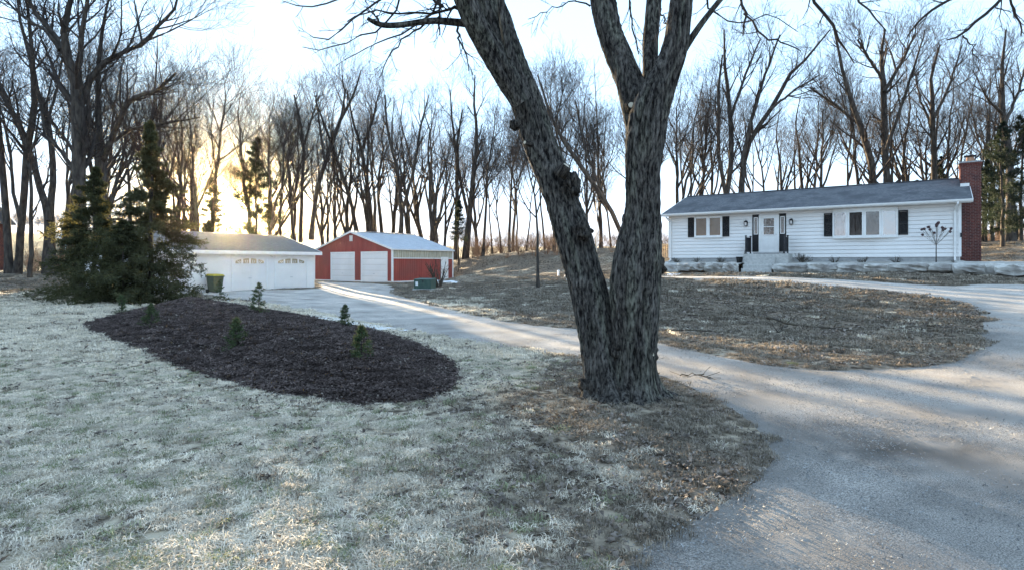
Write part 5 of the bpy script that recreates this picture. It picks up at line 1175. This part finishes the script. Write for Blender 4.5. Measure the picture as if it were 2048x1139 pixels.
for k, (u, v, lb) in enumerate(((1085, 572, 'low heap of cut twigs at the foot of the slim yard tree'), (975, 548, 'dry weed clump at the foot of the dirt bank'))):
    x, y, z = place(u, v); o = tag(link('brush_pile', shrub_mesh('brush_pile', 31 + k, .9, 14, .012, per=3, spread=(40, 85), lv3=False), M['shrub']), lb, 'brush'); o.location = (x, y, z); o.scale = (1.3, 1.3, .6)
# fallen branches on the island lawn
sticks = [([(1530, 637), (1560, 645), (1600, 655), (1660, 662)], 5, 'long crooked fallen branch lying across the island lawn'), ([(1575, 655), (1560, 668), (1530, 675), (1505, 677)], 4, 'short dark fallen branch beside the long crooked one'), ([(1640, 655), (1690, 665), (1730, 668)], 3, 'thin fallen stick at the right end of the long branch'), ([(1330, 662), (1380, 664), (1440, 668)], 3, 'dark stick on the island lawn near the maple trunk'), ([(1360, 755), (1390, 757), (1425, 761)], 2.2, 'tiny stick lying on the driveway right of the maple')]
for k, (pl, w, lb) in enumerate(sticks):
    pts = []
    for i, (u, v) in enumerate(pl):
        x, y = gp(u, v); pts.append((x, y, T1(x, y) + .03 + .03 * (i % 2), w / F * y / 2 * (1 - .5 * i / len(pl))))
    q = resample(pts, 12); rg = np.random.default_rng(k); q[1:-1, :3] += rg.normal(size=(10, 3)) * np.array([.03, .03, .012]); P, Rr = q[None, :, :3], q[None, :, 3]
    P2, R2 = branch(rg, P, Rr, 6, .2, 1, (25, 50), .5, 5, .0, .12, .6); P2[..., 2] = np.maximum(P2[..., 2], T(P2[..., 0], P2[..., 1]) + .01)
    base = P[0, 0].copy(); me = np_mesh('fallen_branch', join([tubes(P - base, Rr, 6), tubes(P2 - base, np.maximum(R2, .004), 4)])[0], join([tubes(P, Rr, 6), tubes(P2, R2, 4)])[1], True)
    tag(link('fallen_branch', me, M['shrub']), lb, 'branch', 'fallen branches').location = base
# pale pruned hydrangea tree in front of the house, little shrubs in the gravel bed
hx, hy, hz = wpt(HO, HYAW, -.97, -.95, -.38)
ht = thing('topiary_tree', 'small standard shrub on one stem with dark dried flower heads by the chimney', 'shrub', (hx, hy, hz), HYAW)
MB().lathe([(.03, -.05), (.022, .5), (.02, .98)], (0, 0, 0), 8).build('trunk', M['twig'], ht)
rg = np.random.default_rng(5); n = 22; az = rg.random(n) * 6.283; an = np.radians(8 + 48 * rg.random(n)); d = np.stack([np.sin(an) * np.cos(az), np.sin(an) * np.sin(az), np.cos(an)], 1); p = np.zeros((n, 3)); p[:, 2] = .95; out = [p]; L = .75 + .35 * rg.random(n)
for s in range(6): d = norm(d + rg.normal(size=d.shape) * .06 + np.array([0, 0, .04])); p = p + d * (L / 6)[:, None]; out.append(p)
P = np.stack(out, 1); Rr = np.full((n, 7), .006); P2, R2 = branch(rg, P, Rr, 6, .4, 1, (15, 40), .25, 4, .1, .1, .7)
link('crown', np_mesh('topiary_crown', *join([tubes(P, Rr, 4), tubes(P2, R2, 3)])), M['brush_pale'], ht)
for k in range(15):
    q = P[k, -1]; bm = bmesh.new(); bmesh.ops.create_icosphere(bm, subdivisions=2, radius=.065)
    for vv in bm.verts: vv.co *= (.6 + .8 * vnoise([vv.co.x * 30], [vv.co.y * 30], vv.co.z * 30 + k, k)[0])
    me = bpy.data.meshes.new('flower_head'); bm.to_mesh(me); bm.free(); o = link('flower_head', me, M['flower'], ht); o.location = q
sh_a, sh_b = shrub_mesh('bed_shrub_a', 51, .34, 26, .008, per=4, spread=(15, 70)), shrub_mesh('bed_shrub_b', 52, .42, 20, .009, per=4, spread=(10, 60))
for k, (a, bb, sc, lb) in enumerate(((-14.0, -.7, 1.2, 'dark bedding plant nearest the left corner of the house'), (-12.7, -.7, 1.0, 'dark bedding plant under the brown panes'), (-11.3, -.7, 1.3, 'dark bedding plant between the brown panes and the steps'), (-5.3, -.9, 1.0, 'low dry plant under the left end of the bow window'), (-4.0, -.9, 1.15, 'low dry plant under the middle of the bow window'), (-2.6, -.9, 1.0, 'low dry plant under the right end of the bow window'), (-6.9, -.7, 1.9, 'wispy leafless shrub right of the front steps'), (-.3, -.8, .5, 'tiny dark plant beside the stem of the standard shrub'))):
    p = wpt(HO, HYAW, a, bb, -.33); o = tag(link('bed_shrub', (sh_a, sh_b)[k % 2], M['shrub']), lb, 'shrub', 'plants in the gravel bed'); o.location = p; o.scale = (sc,) * 3; o.rotation_euler = (0, 0, k)
p = wpt(HO, HYAW, -10.15, -1.0, -.34); pot = thing('plant_pot', 'black pot left of the front steps', 'pot', p, HYAW)
MB().lathe([(.12, 0), (.17, .34), (.19, .34), (.19, .38), (.15, .38), (.13, .1)], (0, 0, 0), 14).build('body', M['tyre'], pot); MB().lathe([(.15, .32), (.05, .36)], (0, 0, 0), 14).build('soil', M['mulch'], pot)
p = wpt(HO, HYAW, -10.0, -1.1, -.3); st_ = thing('leaning_rod', 'thin dark rod leaning from the pot against the stoop railing', 'rod', p, HYAW)
MB().bar((0, 0, 0), (.27, .0, .95), .022).build('shaft', M['iron'], st_); MB().bar((.255, 0, .90), (.285, 0, 1.0), .035).build('grip', M['tyre'], st_)

# neighbour's house at the left edge, a far shed
nx0, ny0, nz0 = at_px(-58, 62)
nb = thing('neighbour_house', 'blue-roofed brown house cut off by the left edge of the picture', 'house', (nx0, ny0, nz0), .25)
MB().box(-8, 0, 0, 7, -.5, 5.6).build('wall', M['brick'], nb)
r = MB(); r.add([(-8.4, -.5, 5.5), (.4, -.5, 5.5), (.4, 3.5, 7.8), (-8.4, 3.5, 7.8), (.4, 7.5, 5.5), (-8.4, 7.5, 5.5), (-8.4, -.5, 5.38), (.4, -.5, 5.38), (.4, 7.5, 5.38), (-8.4, 7.5, 5.38)], [(0, 1, 2, 3), (3, 2, 4, 5), (6, 7, 1, 0), (1, 7, 8, 4, 2), (5, 9, 6, 0, 3), (9, 8, 7, 6)]); r.build('roof', M['roof_blue'], nb)
for i in range(3): f_ = MB().box(-1.6 - 2 * i, -.8 - 2 * i, -.05, .0, 2.0, 3.4).build('window', M['white_trim'], nb); MB().box(-1.52 - 2 * i, -.88 - 2 * i, -.07, -.045, 2.08, 3.32).build('pane', M['glass_dark'], f_)
dk = MB(); dk.box(-3, 2.6, -2.4, -.02, .9, 1.05); dk.build('deck', M['wood'], nb)
for xx in (-2.9, -.2, 2.5): MB().box(xx - .06, xx + .06, -2.4, -2.28, -.5, 2.0).build('deck_post', M['wood'], nb)
MB().box(-3, 2.6, -2.4, -2.3, 1.95, 2.05).build('deck_rail', M['wood'], nb)
sx2, sy2, sz2 = at_px(128, 128)
shd = thing('field_shed', 'small pale shed far out in the field behind the left trees', 'shed', (sx2, sy2, sz2), .2)
MB().box(-3.2, 3.2, 0, 4, -.6, 2.5).build('wall', M['white_siding'], shd)
r = MB(); r.add([(-3.5, -.3, 2.45), (3.5, -.3, 2.45), (3.5, 2, 3.7), (-3.5, 2, 3.7), (3.5, 4.3, 2.45), (-3.5, 4.3, 2.45)], [(0, 1, 2, 3), (3, 2, 4, 5), (0, 3, 5), (1, 4, 2)]); r.build('roof', M['roof_metal'], shd)
MB().box(-2.2, -.6, -.06, 0, 0, 2.0).build('door', M['wood'], shd)

# ------------------------------------------------------------------ snow, grass, litter, chips
def snow(pxs, label, step=.06, zoff=.025):
    pl = spline([gp(u, v) for u, v in pxs], 4)
    o = clip_sheet('snow_patch', pl, step, lambda x, y: np.maximum(T(x, y), ground_z(x, y)) + .012 + zoff * np.clip(sdf(pl, x, y) / .15, 0, 1), M['snow'], None, ragged=.10, rs=3.5, seed=61)
    tag(o, label, 'snow', 'leftover snow patches', 'stuff')
snow([(588, 620), (640, 628), (700, 641), (780, 655), (812, 662), (770, 663), (690, 652), (630, 638), (598, 629)], 'strip of old snow along the driveway rim of the mulch bed')
snow([(392, 596), (420, 596), (460, 601), (500, 607), (470, 611), (430, 606), (400, 601)], 'thin snow patch in front of the wheeled bin')
snow([(872, 561), (905, 561), (925, 565), (898, 568), (870, 566)], 'small snow patch at the far corner of the barn', .08)
snow([(1330, 546), (1352, 545), (1368, 549), (1345, 552)], 'small snow patch below the limestone wall beside the maple', .08)
snow([(1180, 575), (1230, 577), (1250, 583), (1190, 582)], 'faint snow patch on the lawn behind the maple', .08)

def scatter(name, pts, rot, scl, ids, protos_, label, cat):
    """One countless mass: the given points each carry one of the small pieces."""
    col = bpy.data.collections.new(name + '_pieces')
    for p in protos_: col.objects.link(p)
    me = bpy.data.meshes.new(name); me.vertices.add(len(pts)); me.vertices.foreach_set('co', np.asarray(pts, np.float32).ravel())
    for nm, ty, key, val in (('rot', 'FLOAT_VECTOR', 'vector', rot), ('scl', 'FLOAT', 'value', scl), ('pick', 'INT', 'value', ids)):
        a = me.attributes.new(nm, ty, 'POINT'); a.data.foreach_set(key, np.asarray(val, np.int32 if ty == 'INT' else np.float32).ravel())
    o = link(name, me); tag(o, label, cat, None, 'stuff')
    ng = bpy.data.node_groups.new(name, 'GeometryNodeTree'); ng.interface.new_socket('Geometry', in_out='INPUT', socket_type='NodeSocketGeometry'); ng.interface.new_socket('Geometry', in_out='OUTPUT', socket_type='NodeSocketGeometry')
    N, L = ng.nodes, ng.links; gi, go = N.new('NodeGroupInput'), N.new('NodeGroupOutput'); ip = N.new('GeometryNodeInstanceOnPoints'); ci = N.new('GeometryNodeCollectionInfo')
    ci.inputs['Collection'].default_value = col; ci.inputs['Separate Children'].default_value = True; ci.inputs['Reset Children'].default_value = True
    def att(nm, ty): n_ = N.new('GeometryNodeInputNamedAttribute'); n_.data_type = ty; n_.inputs['Name'].default_value = nm; return n_.outputs['Attribute']
    er = N.new('FunctionNodeEulerToRotation'); L.new(att('rot', 'FLOAT_VECTOR'), er.inputs[0]); L.new(er.outputs[0], ip.inputs['Rotation'])
    L.new(att('scl', 'FLOAT'), ip.inputs['Scale']); L.new(att('pick', 'INT'), ip.inputs['Instance Index']); ip.inputs['Pick Instance'].default_value = True
    L.new(gi.outputs[0], ip.inputs['Points']); L.new(ci.outputs[0], ip.inputs['Instance']); L.new(ip.outputs[0], go.inputs[0])
    md = o.modifiers.new('scatter', 'NODES'); md.node_group = ng
    return o
def piece(name, V, Fq, mat):
    me = np_mesh(name, V, Fq); me.materials.append(mat); return bpy.data.objects.new(name, me)
def blades(seed, n, rad, h, wid, mat, lie=.6):
    rng = np.random.default_rng(seed); r = rad * np.sqrt(rng.random(n)); a = rng.random(n) * 6.283; b = np.stack([r * np.cos(a), r * np.sin(a), np.full(n, -.005)], 1)
    th = rng.random(n) * 6.283; d = np.stack([np.cos(th), np.sin(th), np.zeros(n)], 1); hh = h * (.5 + rng.random(n)); l1 = lie * (.3 + rng.random(n)); s = np.stack([-np.sin(th), np.cos(th), np.zeros(n)], 1) * wid / 2
    m1 = b + d * (hh * l1 * .4)[:, None] + np.array([0, 0, 1]) * (hh * .7)[:, None]; t = b + d * (hh * l1 * 1.5)[:, None] + np.array([0, 0, 1]) * (hh * (1.05 - .45 * l1))[:, None]
    V = np.stack([b - s, b + s, m1 + s * .9, m1 - s * .9, t], 1).reshape(-1, 3); q = np.arange(n)[:, None] * 5
    return V, np.concatenate([q + np.array([[0, 1, 2]]), q + np.array([[0, 2, 3]]), q + np.array([[3, 2, 4]])])
P_near = [piece('grass_tuft', *blades(i, 120, .080, .026, .0045, M['straw'], 1.5), M['straw']) for i in range(6)]
P_mid = [piece('grass_tuft', *blades(20 + i, 110, .20, .045, .011, M['straw'], .8), M['straw']) for i in range(5)]
M['straw_green'] = translucent(pm('greenish_grass', (0.20, 0.23, 0.13), (0.36, 0.38, 0.24), scale=14, rough=0.9, rnd=0.35, spec=0.1), 0.25, (0.3, 0.33, 0.16))
P_near += [piece('grass_tuft', *blades(120 + i, 70, .075, .032, .005, M['straw_green'], 1.0), M['straw_green']) for i in range(1)]
B_near = [piece('grass_tuft', *blades(40 + i, 60, .085, .035, .0045, M['straw_brown']), M['straw_brown']) for i in range(5)]
B_mid = [piece('grass_tuft', *blades(60 + i, 100, .20, .045, .012, M['straw_brown'], .8), M['straw_brown']) for i in range(5)]
def leafy(seed, n, rad, size, mat):
    rng = np.random.default_rng(seed); r = rad * np.sqrt(rng.random(n)); a = rng.random(n) * 6.283; c = np.stack([r * np.cos(a), r * np.sin(a), .008 + .02 * rng.random(n)], 1)
    th = rng.random(n) * 6.283; u = np.stack([np.cos(th), np.sin(th), rng.normal(size=n) * .35], 1); w = np.stack([-np.sin(th), np.cos(th), rng.normal(size=n) * .35], 1); s = (size * (.5 + .9 * rng.random(n)))[:, None]; up = np.array([0, 0, 1.0]) * s * .28
    V = np.stack([c - u * s * .6, c + w * s * .38 + up, c + u * s * .6, c - w * s * .38 + up, c], 1).reshape(-1, 3); q = np.arange(n)[:, None] * 5
    return V, np.concatenate([q + np.array([[0, 1, 4]]), q + np.array([[1, 2, 4]]), q + np.array([[2, 3, 4]]), q + np.array([[3, 0, 4]])])
Lf = [piece('leaf_clump', *leafy(80 + i, 13, .16, .034, M['dead_leaf']), M['dead_leaf']) for i in range(5)]
def chips(seed, n, rad, size):
    rng = np.random.default_rng(seed); out = []
    Vs, Fs = [], []
    for k in range(n):
        r = rad * math.sqrt(rng.random()); a = rng.random() * 6.283; l, w_, h = size * (.5 + rng.random()), size * .35 * (.5 + rng.random()), size * .12
        v = np.array([(-l, -w_, -h), (l, -w_ * .7, -h), (l * .9, w_, -h), (-l * .8, w_ * .8, -h), (-l, -w_, h), (l, -w_ * .7, h), (l * .9, w_, h), (-l * .8, w_ * .8, h)]) / 2
        m = np.array(Matrix.Rotation(rng.random() * 6.283, 3, 'Z') @ Matrix.Rotation(rng.normal() * .5, 3, 'X') @ Matrix.Rotation(rng.normal() * .45, 3, 'Y'))
        Vs.append(v @ m.T + np.array([r * math.cos(a), r * math.sin(a), .012 + .02 * rng.random()])); Fs.append(np.array([(4, 5, 6, 7), (0, 1, 5, 4), (1, 2, 6, 5), (2, 3, 7, 6), (3, 0, 4, 7)]) + 8 * k)
    return np.concatenate(Vs), np.concatenate(Fs)
Ch = [piece('chip_clump', *chips(i, 30, .12, .032), M['chip']) for i in range(6)]
rgs = np.random.default_rng(404)
def sample(y0, y1, dens, ulo=-120, uhi=2170):
    """Random spots on the ground of the view between two depths."""
    k0, k1 = (ulo - 1024) / F, (uhi - 1024) / F; n = int(dens * (k1 - k0) * (y1 ** 2 - y0 ** 2) / 2)
    Y = np.sqrt(y0 ** 2 + (y1 ** 2 - y0 ** 2) * rgs.random(n)); X = Y * (k0 + (k1 - k0) * rgs.random(n)); return X, Y
def surf_z(x, y):
    s1 = sdf(DRIVE, x, y); s2 = sdf(BED, x, y); z = T(x, y)
    z = z + .035 * (vnoise(x * 1.3, y * 1.3, 0, 3) - .5) * np.clip(-s1 / .5, 0, 1) + .10 * (vnoise(x * .35, y * .35, 0, 5) - .5) * np.clip(-s1 / 1.5, 0, 1) * np.clip(-s2 / 1.5, 0, 1)
    return z + .06 * np.exp(-((x - MX) ** 2 + (y - MY) ** 2) / .8), s1, s2
def litter_w(x, y):
    n = vnoise(x * .3, y * .3, 0, 11); n2 = vnoise(x * .9, y * .9, 0, 12)
    return np.clip(np.maximum((x + 1.2 + (n - .5) * 3 + (n2 - .5) * 1.5) / 1.6, (y - 22) / 6), 0, 1)
def not_built(x, y):
    ok = np.ones(len(x), bool)
    for O, yaw, (a0, a1, b0, b1) in ((HO, HYAW, (-15.2, 3.9, -2.9, 9)), (GO, GYAW, (-11.2, .2, -.1, 8)), (BO, BYAW, (-10.9, .2, -.1, 8.2)), (HO, HYAW, (-10.1, -7.9, -5.3, 0))):
        dx, dy = math.cos(yaw), math.sin(yaw); a = (x - O[0]) * dx + (y - O[1]) * dy; b = -(x - O[0]) * dy + (y - O[1]) * dx; ok &= ~((a > a0) & (a < a1) & (b > b0) & (b < b1))
    return ok & ((x - MX) ** 2 + (y - MY) ** 2 > .09)
acc = {'P_near': [], 'P_mid': [], 'B_near': [], 'B_mid': [], 'L': []}
for y0, y1, dens, near in ((2.4, 6, 420, True), (6, 10, 260, True), (10, 18, 55, False), (18, 30, 24, False), (30, 46, 8, False)):
    x, y = sample(y0, y1, dens); z, s1, s2 = surf_z(x, y); ok = (s1 < .06 + .30 * (vnoise(x * 3, y * 3, 0, 71) - .5)) & (s2 < -.05) & not_built(x, y)
    bare_ = vnoise(x * .8, y * .8, 0, 73) * .6 + vnoise(x * 2.6, y * 2.6, 0, 74) * .4
    gap_ = vnoise(x * 5.5, y * 9.0, 0, 75) * .6 + vnoise(x * 13, y * 19, 0, 76) * .4
    thin_ = np.where(litter_w(x, y) > .5, .34, 1.0)
    ok &= (rgs.random(len(x)) < thin_) & (bare_ + .35 * rgs.random(len(x)) > .38) & (gap_ + .22 * rgs.random(len(x)) > .53 if near else gap_ > -1); x, y, z = x[ok], y[ok], z[ok]; w = litter_w(x, y); br = rgs.random(len(x)) < .04 + .92 * w
    sc = (.7 + .6 * rgs.random(len(x))) * (1.0 if near else (1.0 if y1 < 20 else 1.5))
    for key, mask in ((('P_near' if near else 'P_mid'), ~br), (('B_near' if near else 'B_mid'), br)): acc[key].append(np.stack([x[mask], y[mask], z[mask], sc[mask]], 1))
for y0, y1, dens in ((2.4, 6, 46), (6, 10, 34), (10, 20, 9), (20, 40, 3)):
    x, y = sample(y0, y1, dens); z, s1, s2 = surf_z(x, y); w = litter_w(x, y); nearb = np.exp(-np.clip(-s2, 0, 9) / .5) * (s2 < 0) * 1.2
    z = np.where(s2 > 0, ground_z(x, y) + .03, z); w = np.where(s2 > 0, .03, w)
    ok = (s1 < .02) & not_built(x, y) & (rgs.random(len(x)) < .09 + .9 * w * vnoise(x * .7, y * .7, 0, 81) * 1.5 + nearb * .5); acc['L'].append(np.stack([x[ok], y[ok], z[ok], (.7 + .5 * rgs.random(ok.sum())) * (1.0 if y1 < 15 else 1.6)], 1))
def lay(name, key, pieces, label, cat):
    a = np.concatenate(acc[key]); n = len(a); rot = np.stack([rgs.normal(size=n) * .08, rgs.normal(size=n) * .08, rgs.random(n) * 6.283], 1)
    scatter(name, a[:, :3], rot, a[:, 3], rgs.integers(0, len(pieces), n), pieces, label, cat)
lay('lawn_grass', 'P_near', P_near, 'bleached dormant lawn grass in the foreground', 'grass'); lay('far_lawn_grass', 'P_mid', P_mid, 'bleached dormant lawn grass farther back by the spruces', 'grass')
lay('brown_grass', 'B_near', B_near, 'thin brown grass around the foot of the maple', 'grass'); lay('far_brown_grass', 'B_mid', B_mid, 'brown grass of the island lawn before the house', 'grass')
lay('leaf_litter', 'L', Lf, 'dead leaves scattered around the maple and over the island lawn', 'leaves')
lo, hi = BED.min(0), BED.max(0); n = 26000; x = lo[0] + (hi[0] - lo[0]) * rgs.random(n); y = lo[1] + (hi[1] - lo[1]) * rgs.random(n); s = sdf(BED, x, y); ok = (s > -.06) & (rgs.random(n) < np.clip(9 / y, .35, 1)); x, y = x[ok], y[ok]
a = np.stack([x, y, bed_z(x, y) - .004], 1); n = len(a)
scatter('mulch_chips', a, np.stack([rgs.normal(size=n) * .1, rgs.normal(size=n) * .1, rgs.random(n) * 6.283], 1), .8 + .6 * rgs.random(n), rgs.integers(0, 6, n), Ch, 'dark shredded bark chips covering the mulch mound', 'mulch')
Gr = []
M['grit'] = pm('loose_grit', (0.17, 0.17, 0.17), (0.36, 0.36, 0.35), scale=30, rough=1.0, rnd=.4, spec=.1)
for i in range(5): Gr.append(piece('grit_clump', *chips(200 + i, 26, .18, .014), M['grit']))
gpt = []
for y0, y1, dens in ((2.6, 6, 60), (6, 11, 26), (11, 20, 6)):
    x, y = sample(y0, y1, dens); s1 = sdf(DRIVE, x, y); ok = (s1 > .05) & (rgs.random(len(x)) < .15 + .9 * np.clip(vnoise(x * 1.2, y * 1.6, 0, 91) * 1.8 - .5, 0, 1) + .5 * np.exp(-s1 / .3)); gpt.append(np.stack([x[ok], y[ok], drive_z(x[ok], y[ok]) - .008], 1))
a = np.concatenate(gpt); n = len(a)
scatter('loose_grit', a, np.stack([np.zeros(n), np.zeros(n), rgs.random(n) * 6.283], 1), .7 + .7 * rgs.random(n), rgs.integers(0, 5, n), Gr, 'loose grit and small stones strewn on the driveway', 'gravel')
# winter brush along the wood's edge, and the far wood on the ridge
Br = []
for i in range(4):
    m_ = shrub_mesh('brush_clump', 90 + i, 2.0, 16, .014, per=5, spread=(5, 40)); m_.materials.append(M['brush']); Br.append(bpy.data.objects.new('brush_clump', m_))
uu = np.concatenate([rgs.uniform(940, 1250, 90), rgs.uniform(1320, 1960, 130), rgs.uniform(60, 330, 60), rgs.uniform(560, 930, 60), rgs.uniform(1960, 2080, 40)]); Y = rgs.uniform(60, 84, len(uu)); Y[220:280] = rgs.uniform(46, 60, 60); x = (uu - 1024) / F * Y
scatter('winter_brush', np.stack([x, Y, T(x, Y)], 1), np.stack([np.zeros(len(x)), np.zeros(len(x)), rgs.random(len(x)) * 6.283], 1), .5 + 1.0 * rgs.random(len(x)), rgs.integers(0, 4, len(x)), Br, 'reddish winter brush along the edge of the wood', 'brush')
Fg = []
for i in range(4):
    st = dict(STY[(1, 3, 5, 7)[i]]); st['per'] = (4, 4, 3); a_, b_ = make_tree_meshes('far%d' % i, 500 + i, 14.0, .22, st); b_.materials.append(M['fargrove']); Fg.append(bpy.data.objects.new('far_tree', b_))
uu = np.concatenate([rgs.uniform(-100, 400, 120), rgs.uniform(400, 2200, 260)]); Y = np.concatenate([rgs.uniform(215, 260, 120), rgs.uniform(290, 380, 260)]); x = (uu - 1024) / F * Y
scatter('far_wood', np.stack([x, Y, T(x, Y) - 1], 1), np.stack([np.zeros(len(x)), np.zeros(len(x)), rgs.random(len(x)) * 6.283], 1), .45 + .4 * rgs.random(len(x)), rgs.integers(0, 4, len(x)), Fg, 'hazy far wood on the ridge beyond the field', 'wood')

# ------------------------------------------------------------------ thin haze added to imitate lens glare around the low sun
hz = bpy.data.materials.new('glare_haze'); hz.use_nodes = True; hn = hz.node_tree; hn.nodes.clear()
pv = hn.nodes.new('ShaderNodeVolumePrincipled'); pv.inputs['Color'].default_value = (1.0, 0.80, 0.50, 1); pv.inputs['Density'].default_value = 0.00003; pv.inputs['Anisotropy'].default_value = 0.945
ho_ = hn.nodes.new('ShaderNodeOutputMaterial'); hn.links.new(pv.outputs[0], ho_.inputs['Volume'])
haze = MB().box(float(gx[0]) - 5, float(gx[-1]) + 5, float(gy[0]) - 5, float(gy[-1]) + 5, float(GZ.min()) - 1, max(float(GZ.max()) + 2, 50.0)).build('haze', hz); tag(haze, 'thin warm haze added to imitate lens glare around the low sun', 'haze', None, 'stuff')
cy.volume_bounces = 0
